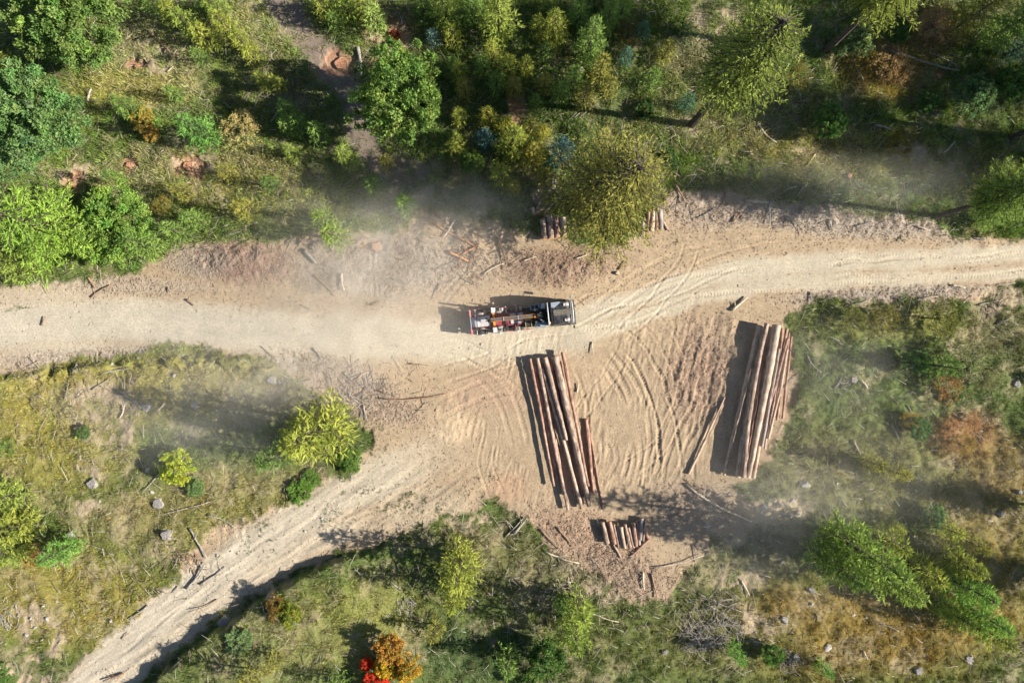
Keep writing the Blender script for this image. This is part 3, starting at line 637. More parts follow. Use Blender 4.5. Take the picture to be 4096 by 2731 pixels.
TN = {"sapling": ("larch_sapling", "sapling", "young larch saplings in the clearing"), "larch": ("larch_tree", "larch", "half grown larches around the yard"), "bigleft": ("larch_tree", "larch", "half grown larches around the yard"),
      "olive": ("larch_tree", "larch", None), "tall": ("larch_tree", "larch", "tall old larches leaning over the right side"), "spruce": ("spruce_sapling", "spruce", "small blue green spruces"),
      "dark": ("broadleaf_tree", "tree", "round dark green broadleaf trees"), "bush": ("bush", "bush", "low green bushes"), "airy": ("shrub", "shrub", "autumn coloured shrubs")}
BASEH = {"sapling": (4.2, 1.12), "larch": (7, 1.9), "bigleft": (10, 4.6), "olive": (14, 4.5), "tall": (20, 4.6), "spruce": (3.8, 1.3), "dark": (7.0, 4.7), "bush": (2.6, 2.0), "airy": (3, 2.2)}
cnt = {}
def tree(kind, x, y, rpx, desc, tint=(1, 1, 1), hs=1.0, ground=False, stretch=1.0):
    """x, y: crown centre on the map (or the foot when ground=True); rpx crown radius on the map"""
    bh, br = BASEH[kind]
    s = rpx / KD / br / (1.04 if kind != 'dark' else 1.08); h = bh * s * hs
    zz = 0 if ground else h * (.45 if kind != 'tall' else .6)
    X_, Y_ = D(x, y, zz)
    i = cnt.get(kind, 0); cnt[kind] = i + 1
    cm, tm = PROTO[kind][i % len(PROTO[kind])]
    nm, cat, grp = TN[kind]
    root = empty(nm, (X_, Y_, float(hgt(X_, Y_)) - .03), random.uniform(0, 6.28) if stretch == 1 else 0)
    root.scale = (s, s * stretch, s * hs)
    c = link("crown", cm, root); c.color = (*tint, 1); t_ = link("trunk", tm, root)
    pend(root, desc, x, y, cat, grp)
    return root
YG = (1.15, 1.06, .9); LIME = (1.02, 1.08, 1.0); GR = (.76, .95, 1.0); DK = (.55, .7, .78); OL = (1.05, .85, .9)
TREES = [
 ("dark", 182, 66, 112, "large dark green broadleaf tree", (1.15, 1.15, 1.1)), ("dark", 95, 282, 112, "large cool green broadleaf tree", (1.0, 1.1, 1.35)), ("dark", 940, 245, 96, "round mid green broadleaf tree", (1.2, 1.2, 1.05), 1.7), ("dark", 275, 520, 84, "rounded grass green broadleaf tree", (1.35, 1.4, 1.1)),
 ("bigleft", 105, 525, 135, "wide bright green larch", (1.1, 1.2, 1)), ("larch", 20, 600, 55, "bright green larch with ragged edge", LIME), ("larch", 330, 560, 42, "feathery green larch touching the road", GR), ("sapling", 10, 150, 34, "bright lime larch sapling", YG), ("sapling", 0, 388, 20, "bright lime larch sapling", YG),
 ("olive", 1392, 440, 142, "big olive green larch shading the log pile", (1.0, .98, 1.0), 1.0, False, 1.15),
 ("tall", 1590, 285, 122, "tall dull green larch leaning with bare lower trunk", (1, 1.05, 1), 1.0, True), ("tall", 1895, 118, 108, "tall yellow green larch with dark bare trunk", (1.15, 1.15, 1), 1.0, True), ("tall", 2145, 498, 84, "tall green larch with long thin trunk", (.9, 1.1, 1), 1.0, True), ("tall", 2322, 316, 104, "tall dark green larch", (.8, 1, 1), .95, True),
 ("bush", 330, 275, 32, "yellow orange leafy bush", (3.0, 1.6, 1.3)), ("bush", 350, 310, 22, "yellow orange leafy bush", (3.4, 1.5, 1.3)), ("larch", 455, 300, 46, "fresh green larch", (.62, 1, 1)), ("airy", 560, 300, 44, "pale yellow half bare shrub", (.75, .62, .26)),
 ("sapling", 607, 185, 24, "bright lime larch sapling", YG), ("sapling", 638, 190, 20, "bright lime larch sapling", YG), ("sapling", 655, 255, 30, "green larch sapling", GR), ("sapling", 690, 285, 28, "green larch sapling", GR), ("sapling", 660, 290, 24, "green larch sapling", GR), ("sapling", 730, 305, 30, "green larch sapling", GR),
 ("sapling", 395, 30, 30, "bright lime larch sapling", YG), ("sapling", 430, 55, 32, "bright lime larch sapling", LIME), ("sapling", 470, 85, 32, "bright lime larch sapling", YG), ("sapling", 500, 25, 30, "bright lime larch sapling", LIME), ("sapling", 520, 60, 30, "bright lime larch sapling", YG), ("sapling", 555, 95, 30, "bright lime larch sapling", YG), ("sapling", 580, 130, 26, "bright lime larch sapling", YG), ("sapling", 460, 130, 22, "green larch sapling", GR), ("sapling", 350, 10, 30, "green larch sapling", GR),
 ("sapling", 480, 5, 30, "green larch sapling", DK), ("larch", 290, 245, 30, "green larch sapling", GR), ("sapling", 400, 215, 22, "green larch sapling", GR),
 ("sapling", 745, 20, 30, "bright lime larch sapling", YG), ("sapling", 790, 10, 34, "bright lime larch sapling", LIME), ("sapling", 830, 15, 30, "bright lime larch sapling", YG), ("sapling", 860, 45, 34, "pale green larch sapling", (1.1, 1.2, 1.4)), ("sapling", 770, 50, 22, "green larch sapling", GR), ("bush", 905, 78, 16, "small dark red bush", (2.0, .35, .5)),
 ("spruce", 993, 80, 26, "pale blue green spruce", (1.4, 1.25, 1.4)), ("sapling", 1040, 82, 26, "bright lime larch sapling", YG), ("larch", 1020, 18, 42, "bright green larch", LIME), ("sapling", 970, 10, 30, "green larch sapling", DK), ("larch", 1085, 20, 36, "bright green larch", GR), ("larch", 1145, 40, 52, "tall lime green larch", (1.2, 1.2, 1.1), 1.2), ("bush", 1100, 28, 24, "light green leafy bush", (1.6, 1.5, 1)),
 ("sapling", 1130, 120, 28, "yellow green larch sapling", YG), ("sapling", 1055, 165, 26, "yellow green larch sapling", YG), ("sapling", 1065, 200, 26, "yellow green larch sapling", OL), ("sapling", 1040, 150, 24, "green larch sapling", GR), ("sapling", 1000, 150, 24, "green larch sapling", DK), ("sapling", 1168, 150, 28, "yellow green larch sapling", YG), ("sapling", 1180, 195, 28, "yellow green larch sapling", OL), ("sapling", 1140, 190, 28, "green larch sapling", GR), ("sapling", 1110, 150, 26, "green larch sapling", GR),
 ("sapling", 1235, 60, 26, "bright lime larch sapling", YG), ("larch", 1275, 62, 38, "yellow green larch", YG), ("sapling", 1210, 150, 22, "yellow green larch sapling", YG), ("sapling", 1255, 120, 24, "green larch sapling", DK), ("larch", 1355, 95, 42, "tall green larch with pale twigs", GR, 1.3), ("sapling", 1330, 30, 30, "green larch sapling", GR), ("larch", 1395, 45, 36, "green larch", GR), ("sapling", 1430, 20, 30, "green larch sapling", GR), ("spruce", 1478, 68, 26, "blue green spruce", (.95, .95, .8)), ("airy", 1440, 80, 34, "straw coloured half bare shrub", (.26, .22, .08)), ("spruce", 1440, 130, 26, "blue green spruce", (.9, .95, .85)), ("sapling", 1380, 160, 32, "yellow green larch sapling", OL), ("sapling", 1320, 180, 26, "green larch sapling", GR), ("sapling", 1290, 210, 26, "green larch sapling", GR), ("sapling", 1250, 190, 26, "green larch sapling", OL), ("sapling", 1345, 220, 28, "yellow green larch sapling", OL), ("sapling", 1400, 200, 26, "green larch sapling", OL), ("sapling", 1230, 235, 24, "green larch sapling", DK),
 ("sapling", 1055, 268, 24, "bright lime larch sapling", YG), ("sapling", 1047, 330, 28, "yellow green larch sapling", YG), ("bush", 1080, 372, 34, "round bright green bush", (1.25, 1.25, 1), 1.4), ("spruce", 1112, 315, 34, "dark blue spruce", (.7, .8, 1.0)), ("larch", 1180, 325, 46, "feathery yellow green larch", YG), ("larch", 1225, 350, 34, "feathery yellow green larch", (1.3, 1.0, .9)), ("sapling", 1150, 400, 34, "feathery yellow green larch", YG), ("sapling", 1180, 430, 24, "feathery yellow green larch", OL), ("spruce", 1290, 350, 44, "dark blue spruce", (.65, .75, .95)), ("sapling", 1120, 270, 28, "yellow green larch sapling", (1.3, 1.05, .8)), ("sapling", 1160, 285, 26, "yellow green larch sapling", (1.3, 1.05, .8)), ("sapling", 1220, 290, 28, "yellow green larch sapling", OL), ("sapling", 1250, 305, 22, "yellow green larch sapling", (1.3, 1.05, .8)), ("sapling", 1250, 405, 26, "yellow green larch sapling", OL),
 ("spruce", 1580, 235, 30, "dark green spruce", (.6, .75, .6)), ("sapling", 1530, 120, 26, "green larch sapling", OL), ("sapling", 1500, 180, 24, "green larch sapling", GR), ("bush", 1530, 370, 30, "dark green leafy bush", (.7, .75, .8)), ("bush", 1480, 250, 26, "dark green leafy bush", (.7, .8, .8)),
 ("bush", 1905, 285, 44, "fresh green leafy bush", (1.0, 1.15, 1.1), 1.5), ("bush", 1965, 90, 42, "pale blue green leafy bush", (1.6, 1.35, 1.9), 1.3), ("bush", 1930, 110, 30, "pale blue green leafy bush", (1.5, 1.35, 1.9), 1.3), ("airy", 2040, 165, 46, "rusty orange half bare shrub", (.62, .42, .19)), ("airy", 2140, 60, 44, "rusty orange half bare shrub", (.62, .42, .2)), ("airy", 1990, 145, 28, "golden half bare shrub", (.42, .33, .08)), ("bush", 2060, 80, 34, "green leafy bush", (.9, 1, 1)), ("bush", 2235, 225, 52, "blue green leafy bush", (1.1, 1.15, 1.6), 1.3), ("bush", 2310, 200, 46, "fresh green leafy bush", (.9, 1.1, 1)), ("larch", 2230, 40, 48, "dull green larch", OL), ("larch", 2320, 60, 50, "dull green larch", GR), ("spruce", 2340, 110, 40, "blue green spruce", (1, 1, .9)), ("bush", 2125, 240, 30, "green leafy bush", (.9, 1, 1)), ("sapling", 2290, 400, 34, "dull green larch sapling", OL), ("sapling", 2340, 440, 38, "dull green larch sapling", GR), ("airy", 2060, 330, 40, "yellowish half bare shrub", (.3, .26, .07)), ("airy", 1830, 180, 30, "yellowish half bare shrub", (.36, .3, .08)), ("larch", 2280, 500, 30, "dull green larch", GR),
 # right side below the road
 ("airy", 2030, 735, 34, "yellowish half bare shrub", (.3, .28, .08)), ("airy", 2160, 730, 44, "yellow green half bare shrub", (.28, .29, .08)), ("airy", 1960, 735, 30, "yellow green half bare shrub", (.28, .29, .08)), ("bush", 2105, 835, 34, "fresh green leafy bush", (1, 1.2, 1.2), 1.3), ("sapling", 2165, 840, 36, "green larch sapling", DK), ("airy", 2215, 830, 48, "pale cream green shrub", (.42, .43, .22)), ("airy", 2265, 870, 36, "pale cream green shrub", (.42, .41, .2)), ("airy", 2175, 890, 34, "golden orange shrub", (.6, .36, .12)), ("airy", 2088, 962, 24, "bright yellow shrub", (.62, .46, .08)), ("bush", 2110, 985, 30, "fresh green leafy bush", (1, 1.2, 1.2)), ("airy", 2180, 985, 26, "red and orange shrub", (.72, .42, .2)), ("airy", 2235, 970, 24, "red and orange shrub", (.7, .42, .2)), ("airy", 2210, 1020, 30, "golden orange shrub", (.5, .36, .09)), ("bush", 2195, 915, 18, "fresh green leafy bush", (1, 1.2, 1.2)),
 ("sapling", 2000, 1060, 26, "dull green larch sapling", OL), ("sapling", 2060, 1085, 26, "dull green larch sapling", OL), ("bush", 2140, 1180, 34, "pale teal leafy bush", (1.3, 1.35, 1.7)), ("sapling", 2175, 1215, 30, "bright lime larch sapling", YG), ("sapling", 1900, 1230, 36, "green larch sapling", GR), ("larch", 1960, 1255, 64, "broad green larch", (.9, 1.05, 1), 1.5), ("larch", 1905, 1290, 48, "broad green larch", (.85, 1.0, 1), 1.5), ("larch", 2010, 1310, 60, "broad green larch", (.95, 1.05, 1), 1.4), ("sapling", 2045, 1245, 36, "bright lime larch sapling", YG), ("sapling", 2055, 1210, 18, "bright lime larch sapling", YG), ("sapling", 2110, 1305, 42, "bright lime larch sapling", YG), ("sapling", 2070, 1340, 34, "bright lime larch sapling", LIME), ("sapling", 1860, 1330, 22, "bright lime larch sapling", OL), ("larch", 2200, 1290, 44, "bright lime larch", YG), ("larch", 2215, 1345, 50, "bright green larch", (.8, 1.15, 1)), ("larch", 2245, 1405, 50, "bright green larch", (.85, 1.2, 1)), ("larch", 2190, 1410, 40, "bright green larch", LIME), ("larch", 2270, 1450, 40, "bright lime larch", YG), ("sapling", 2160, 1380, 30, "bright lime larch sapling", LIME), ("sapling", 2240, 1250, 26, "bright lime larch sapling", OL),
 ("sapling", 1692, 1500, 24, "fresh green larch sapling", (.7, 1.1, 1)), ("bush", 1768, 1500, 30, "fresh green leafy bush", (1, 1.2, 1)), ("sapling", 1890, 1530, 20, "fresh green larch sapling", (.7, 1.1, 1)),
 # bottom
 ("larch", 1055, 1300, 58, "bright lime larch", YG, .95), ("larch", 1045, 1365, 46, "bright lime larch", YG), ("sapling", 1330, 1395, 40, "bright green larch sapling", LIME), ("larch", 1320, 1450, 50, "bright green larch", LIME), ("sapling", 1290, 1385, 26, "bright green larch sapling", GR), ("bush", 1255, 1500, 50, "dark green leafy bush", (.95, 1.05, 1), 1.3), ("sapling", 1165, 1520, 34, "green larch sapling", GR), ("bush", 1215, 1555, 34, "green leafy bush", (1, 1.1, 1)), ("sapling", 1000, 1450, 26, "green larch sapling", OL),
 ("bush", 905, 1475, 40, "orange leafy autumn shrub", (3.8, 1.5, 1.2), 1.5), ("bush", 935, 1525, 40, "orange leafy autumn shrub", (4.0, 1.85, 1.1), 1.4), ("bush", 890, 1520, 34, "golden leafy autumn shrub", (4.2, 2.0, .8), 1.4), ("bush", 868, 1552, 34, "bright red leafy shrub", (5.2, .45, .7), 1.2), ("bush", 850, 1512, 18, "bright red leafy shrub", (5.2, .45, .7), 1.5),
 ("bush", 680, 1390, 34, "yellow green leafy bush", (1.9, 1.4, .8)), ("airy", 650, 1380, 30, "rusty orange half bare shrub", (.4, .25, .07)), ("bush", 565, 1450, 36, "pale teal leafy bush", (1.5, 1.4, 2), .6), ("sapling", 590, 1540, 30, "yellow green larch sapling", OL), ("sapling", 640, 1505, 26, "yellow green larch sapling", OL), ("sapling", 780, 1560, 26, "green larch sapling", GR),
 # left meadow
 ("larch", 735, 985, 78, "bright yellow green larch", YG, 1.1), ("larch", 690, 1010, 56, "bright yellow green larch", YG), ("sapling", 630, 1050, 40, "dark green larch sapling", DK), ("bush", 405, 1075, 46, "bright yellow leafy bush", (3.1, 2.3, .9), 1.0), ("bush", 450, 1120, 26, "pale teal leafy bush", (1.3, 1.3, 1.5), .6), ("bush", 688, 1125, 34, "low fresh green bush", (1.2, 1.35, .9), .5), ("bush", 800, 1055, 34, "low fresh green bush", (1.1, 1.2, .9), .6), ("bush", 715, 1100, 26, "low fresh green bush", (1.1, 1.25, .9), .5),
 ("larch", 5, 1145, 46, "bright lime larch", LIME), ("larch", 18, 1215, 54, "bright lime larch", YG), ("larch", 5, 1270, 50, "bright lime larch", LIME), ("larch", 140, 1265, 38, "fresh green larch", (.7, 1.1, 1)), ("airy", 80, 1275, 26, "rusty orange half bare shrub", (.55, .26, .08)), ("bush", 195, 995, 20, "small green bush", (1, 1.1, 1), .7), ("sapling", 0, 1030, 24, "green larch sapling", GR), ("bush", 0, 1550, 30, "fresh green leafy bush", (1, 1.2, 1)),
 # above the left road
 ("sapling", 795, 360, 30, "bright green larch sapling", LIME), ("sapling", 770, 540, 36, "pale green larch sapling", (1, 1.1, 1.1)), ("sapling", 740, 500, 28, "pale green larch sapling", (1, 1.1, 1.1)), ("sapling", 560, 480, 30, "yellow green larch sapling", OL), ("sapling", 420, 440, 24, "yellow green larch sapling", OL), ("airy", 375, 470, 24, "golden half bare shrub", (.42, .34, .08)), ("sapling", 440, 500, 30, "green larch sapling", GR), ("sapling", 860, 430, 30, "green larch sapling", DK), ("sapling", 930, 470, 30, "green larch sapling", GR), ("sapling", 885, 370, 22, "yellow green larch sapling", OL), ("sapling", 520, 395, 22, "yellow green larch sapling", OL), ("sapling", 670, 350, 22, "yellow green larch sapling", LIME), ("sapling", 400, 530, 28, "green larch sapling", GR), ("sapling", 620, 420, 24, "green larch sapling", DK),
]
for t_ in TREES: tree(*t_)
# trees standing just outside the photographed ground; their shadows and limbs reach in
for (x, y, k) in [(2640, 905, 40), (2700, 1090, 36), (2520, 1180, 60), (2780, 420, 100), (2620, 430, 100), (2480, 150, 100), (2700, 250, 100), (2650, 1350, 90), (2420, 60, 80), (1700, -120, 90), (1400, -80, 70), (-120, 150, 90)]:
    bh, br = BASEH["tall"]; X_, Y_ = D(x, y)
    root = empty("larch_tree", (X_, Y_, float(hgt(X_, Y_)) - .1), random.uniform(0, 6)); s = k / KD / br; root.scale = (s, s, s * 1.05)
    cm, tm = PROTO["tall"][random.randrange(3)]; c = link("crown", cm, root); c.color = (.9, 1, 1, 1); link("trunk", tm, root)
    pend(root, "tall larch standing beyond the picture", x, y, "larch", "tall larches beyond the picture")

# ------------------------------------------------------------------ logs
def log_obj(name, ends, d0, d1, z0, z1, m, seed, cut=M_CUT, bend=0.0, seg=14, parent=None):
    """ends: two map points already in metres (x0,y0,x1,y1); z: centre heights above ground"""
    x0, y0, x1, y1 = ends; rg = np.random.default_rng(seed)
    a = Vector((x0, y0, float(hgt(x0, y0)) + z0)); b = Vector((x1, y1, float(hgt(x1, y1)) + z1))
    L = (b - a).length; n = 14; rings = max(4, int(L / .45)); vs = []; fs = []
    bx = rg.normal(0, 1) * bend; lum = rg.normal(0, .05, (rings, n)); swell = 1 + .06 * np.sin(np.arange(rings) * 1.3 + seed)
    for i in range(rings):
        s = i / (rings - 1); rr = (d0 * (1 - s) + d1 * s) / 2 * swell[i]
        if i == 0: rr *= 1.04
        ox = bx * math.sin(math.pi * s) + .02 * math.sin(s * 11 + seed)
        for k in range(n):
            an = 2 * math.pi * k / n; q = rr * (1 + lum[i, k])
            vs.append((q * math.cos(an) + ox, q * math.sin(an), s * L))
    for i in range(rings - 1):
        for k in range(n): fs.append((i * n + k, i * n + (k + 1) % n, (i + 1) * n + (k + 1) % n, (i + 1) * n + k))
    me = bpy.data.meshes.new(name); me.from_pydata(vs, [], fs); me.update(); me.polygons.foreach_set("use_smooth", np.ones(len(me.polygons), bool)); me.materials.append(m)
    o = link(name, me, parent); o.location = a; o.rotation_euler = (b - a).to_track_quat('Z', 'Y').to_euler()
    for e_, sgn in ((0, -1), (rings - 1, 1)):
        ring = vs[e_ * n:(e_ + 1) * n]; cx = sum(p[0] for p in ring) / n; cz = ring[0][2] + .012 * sgn
        V_ = [(cx, 0, cz)] + [(p[0], p[1], p[2] + .003 * sgn) for p in ring]
        F_ = [(0, 1 + k, 1 + (k + 1) % n)[::sgn] for k in range(n)]
        mm = bpy.data.meshes.new("cut_end"); mm.from_pydata(V_, [], F_); mm.update(); mm.materials.append(cut); link("cut_end", mm, o)
    return o
def crop_pt(ox, oy, sc):
    return lambda x, y, z: F(ox + x / sc, oy + y / sc, z)
def pile(cp, sc, rows, name, cat, group, seed):
    for i, (x0, y0, x1, y1, d0, d1, z0, z1, m, bend, label) in enumerate(rows):
        p = cp(x0, y0, z0); q = cp(x1, y1, z1)
        k = 1 / sc / KF
        o = log_obj(name, (*p, *q), d0 * k, d1 * k, z0, z1, m, seed + i, bend=bend); tag(o, label, cat, group)
cpc = crop_pt(2050, 1370, 2.2725)
pile(cpc, 2.2725, [
 (160, 145, 375, 1305, 28, 22, .72, .62, M_LOGR, .08, "straight thin long log, leftmost on top of the centre stack"),
 (228, 140, 505, 1520, 36, 26, .74, .45, M_LOG, .06, "long log with pale scar, second from left on the centre stack"),
 (295, 135, 490, 885, 46, 30, .86, .8, M_LOG, .07, "shorter knobbly log ending halfway along the centre stack"),
 (385, 128, 700, 1485, 64, 42, .82, .5, M_LOG, .05, "thickest long log with orange cut butt in the centre stack"),
 (455, 85, 690, 1305, 36, 24, .74, .6, M_LOGR, .08, "rightmost long log of the centre stack, sticking out highest"),
 (272, 235, 630, 1505, 26, 34, .62, .45, M_LOGP, .05, "long pale log squeezed beneath the knobbly log of the centre stack"),
 (670, 695, 735, 1365, 40, 26, .22, .18, M_LOGR, .04, "short loose log lying right of the centre stack"),
 (705, 820, 825, 1515, 16, 14, .1, .08, M_LOGR, .06, "thin pole lying rightmost beside the centre stack"),
 (200, 200, 420, 1250, 44, 34, .24, .2, M_LOGR, .04, "shaded log lying at ground level at the left of the centre stack"),
 (262, 190, 470, 1380, 44, 34, .24, .2, M_LOGR, .04, "shaded log lying at ground level, second in the centre stack"),
 (345, 180, 585, 1400, 46, 34, .25, .2, M_LOGR, .04, "shaded log lying at ground level, third in the centre stack"),
 (420, 170, 655, 1400, 44, 34, .24, .2, M_LOGR, .04, "shaded log lying at ground level, fourth in the centre stack"),
], "long_log", "log", "long logs of the centre stack", 500)
cpr = crop_pt(2700, 1250, 2.24)
pile(cpr, 2.24, [
 (755, 112, 440, 1455, 42, 26, .85, .3, M_LOGP, .3, "pale bent log, leftmost of the right stack, half in shade"),
 (825, 95, 615, 1480, 42, 40, 1.25, 1.45, M_LOG, .2, "sunlit long log, second from left on top of the right stack"),
 (915, 112, 655, 1480, 74, 38, 1.35, 1.4, M_LOGP, .18, "thickest pale log on top of the right stack"),
 (935, 322, 780, 1200, 22, 26, 1.15, 1.25, M_LOGG, .08, "thin grey log lying against the thickest log of the right stack"),
 (960, 140, 850, 1000, 20, 20, 1.0, 1.0, M_LOGR, .05, "thin reddish log under the grey one in the right stack"),
 (1005, 140, 880, 900, 28, 22, .8, .9, M_LOGR, .05, "reddish log with high end at the right side of the right stack"),
 (1008, 232, 820, 930, 24, 24, 1.1, 1.15, M_LOGR, .07, "reddish brown log crossing the right side of the right stack"),
 (1005, 330, 835, 1130, 24, 22, 1.0, 1.05, M_LOGP, .07, "pale slim log right of the crossing log in the right stack"),
 (1050, 215, 962, 950, 20, 24, .35, .35, M_LOGR, .05, "rightmost log of the right stack"),
 (1028, 180, 912, 965, 18, 20, .55, .5, M_LOGR, .05, "second log from the right edge of the right stack"),
 (850, 560, 705, 1485, 34, 34, .95, 1.0, M_LOGP, .05, "pale log whose lower end shows beside the thickest log of the right stack"),
 (890, 650, 808, 1225, 22, 22, .75, .75, M_LOGP, .05, "slim log with its lower end sticking out right of the right stack"),
 (850, 900, 800, 1190, 20, 22, .5, .5, M_LOGG, .02, "short grey end of a buried log in the right stack"),
 (735, 400, 560, 1475, 54, 50, .3, .34, M_LOGP, .05, "thick shaded log lying low in the left half of the right stack"),
 (790, 300, 600, 1470, 46, 46, .62, .72, M_LOGR, .05, "shaded log in the middle layer at the left of the right stack"),
 (850, 250, 650, 1460, 46, 46, .3, .3, M_LOGR, .05, "shaded log in the bottom layer at the middle of the right stack"),
 (880, 240, 700, 1400, 46, 40, .7, .75, M_LOGR, .05, "shaded log in the middle layer at the middle of the right stack"),
 (930, 250, 780, 1180, 44, 40, .3, .3, M_LOGR, .05, "shaded log in the bottom layer at the right of the right stack"),
 (965, 260, 850, 1100, 40, 36, .55, .55, M_LOGR, .05, "shaded log in the middle layer at the right of the right stack"),
], "long_log", "log", "long logs of the right stack", 530)
pile(cpr, 2.24, [(437, 755, 125, 1445, 13, 26, .1, .14, M_LOGP, .03, "slender pale pole lying alone left of the right log stack")], "pole", "pole", None, 560)
cpb = crop_pt(2350, 2040, 7.84)
pile(cpb, 7.84, [
 (470, 370, 625, 1040, 130, 140, .5, .5, M_LOG, .0, "thick leftmost short log with bright orange cut end in the short pile"),
 (690, 345, 850, 1060, 140, 130, .42, .4, M_LOGR, .0, "second short log from left in the short pile, wholly in shade"),
 (825, 440, 965, 1150, 76, 76, .32, .3, M_LOG, .0, "thin shaded short log, third from left in the short pile"),
 (930, 470, 1095, 1175, 100, 100, .3, .3, M_LOGG, .0, "fourth short log from left in the short pile"),
 (1045, 520, 1170, 1190, 120, 90, .55, .5, M_LOGP, .0, "pale short log with orange upper end in the middle of the short pile"),
 (1175, 440, 1330, 1160, 104, 110, .62, .58, M_LOG, .0, "short log in the middle of the short pile, right of the pale one"),
 (1300, 540, 1440, 1160, 84, 86, .5, .5, M_LOGP, .0, "slim pale short log, seventh from left in the short pile"),
 (1435, 400, 1525, 1125, 130, 110, .62, .58, M_LOGR, .0, "thick reddish short log on top of the short pile"),
 (1560, 330, 1620, 1080, 110, 110, .28, .28, M_LOGG, .0, "sunken short log right of the thick reddish one in the short pile"),
 (1700, 250, 1655, 930, 112, 110, .55, .5, M_LOGG, .0, "grey short log standing out highest in the short pile"),
 (1815, 280, 1740, 960, 84, 86, .45, .42, M_LOG, .0, "rightmost slim short log of the short pile"),
 (1790, 600, 1900, 880, 110, 110, .25, .2, M_LOGR, .0, "stubby reddish log end at the right of the short pile"),
], "short_log", "log", "short logs of the lower pile", 570)
pile(cpb, 7.84, [(750, 950, 1045, 1475, 60, 56, .22, .1, M_LOGP, .0, "pale bearer pole sticking out lower left of the short pile"),
 (1960, 875, 1345, 1430, 64, 56, .16, .12, M_LOGR, .0, "reddish bearer pole sticking out lower right of the short pile")], "pole", "pole", "bearer poles of the short pile", 590)
cpm = crop_pt(2050, 750, 3.36)
pile(cpm, 3.36, [
 (1755, 420, 1750, 610, 58, 58, .35, .35, M_LOGG, 0, "grey short log, leftmost of the pile right of the olive larch"),
 (1835, 300, 1815, 600, 52, 54, .4, .4, M_LOGR, 0, "reddish short log, second from left in the pile right of the olive larch"),
 (1895, 290, 1870, 590, 62, 64, .5, .5, M_LOGP, 0, "pale thick short log in the middle of the pile right of the olive larch"),
 (1935, 300, 1938, 580, 40, 44, .4, .4, M_LOGR, 0, "slim reddish short log in the pile right of the olive larch"),
 (1985, 305, 1998, 565, 64, 66, .4, .4, M_LOGG, 0, "rightmost thick grey log of the pile right of the olive larch"),
 (2030, 460, 2090, 570, 30, 24, .12, .1, M_LOGP, 0, "loose thin log beside the pile right of the olive larch")], "short_log", "log", "short logs right of the olive larch", 600)
pile(cpm, 3.36, [
 (415, 420, 440, 690, 84, 84, .7, .7, M_LOG, 0, "thick shaded short log, leftmost of the pile left of the olive larch"),  # darker bark on the first two logs stands in for the larch's shade
 (500, 360, 525, 685, 84, 84, .85, .85, M_LOG, 0, "second thick log of the pile left of the olive larch"),
 (590, 400, 605, 680, 84, 84, .85, .85, M_LOGR, 0, "third log of the pile half hidden under the olive larch"),
 (680, 400, 690, 670, 84, 84, .8, .8, M_LOGP, 0, "log of the left pile mostly hidden under the olive larch"),
 (460, 400, 480, 690, 84, 84, .25, .25, M_LOGR, 0, "bottom log of the pile left of the olive larch"),
 (560, 400, 570, 690, 84, 84, .25, .25, M_LOGR, 0, "bottom log of the left pile nearer the olive larch"),
 (265, 255, 300, 350, 52, 48, .5, .4, M_LOGP, 0, "pale stubby offcut at the far left above the left pile"),
 (430, 255, 310, 335, 46, 46, .55, .5, M_LOGR, 0, "reddish offcut lying across above the left pile"),
 (545, 200, 440, 335, 34, 36, .6, .55, M_LOGP, 0, "slanting pale offcut above the left pile"),
 (375, 180, 335, 280, 40, 40, .4, .4, M_LOGP, 0, "short pale offcut, topmost above the left pile")], "short_log", "log", "short logs left of the olive larch", 620)

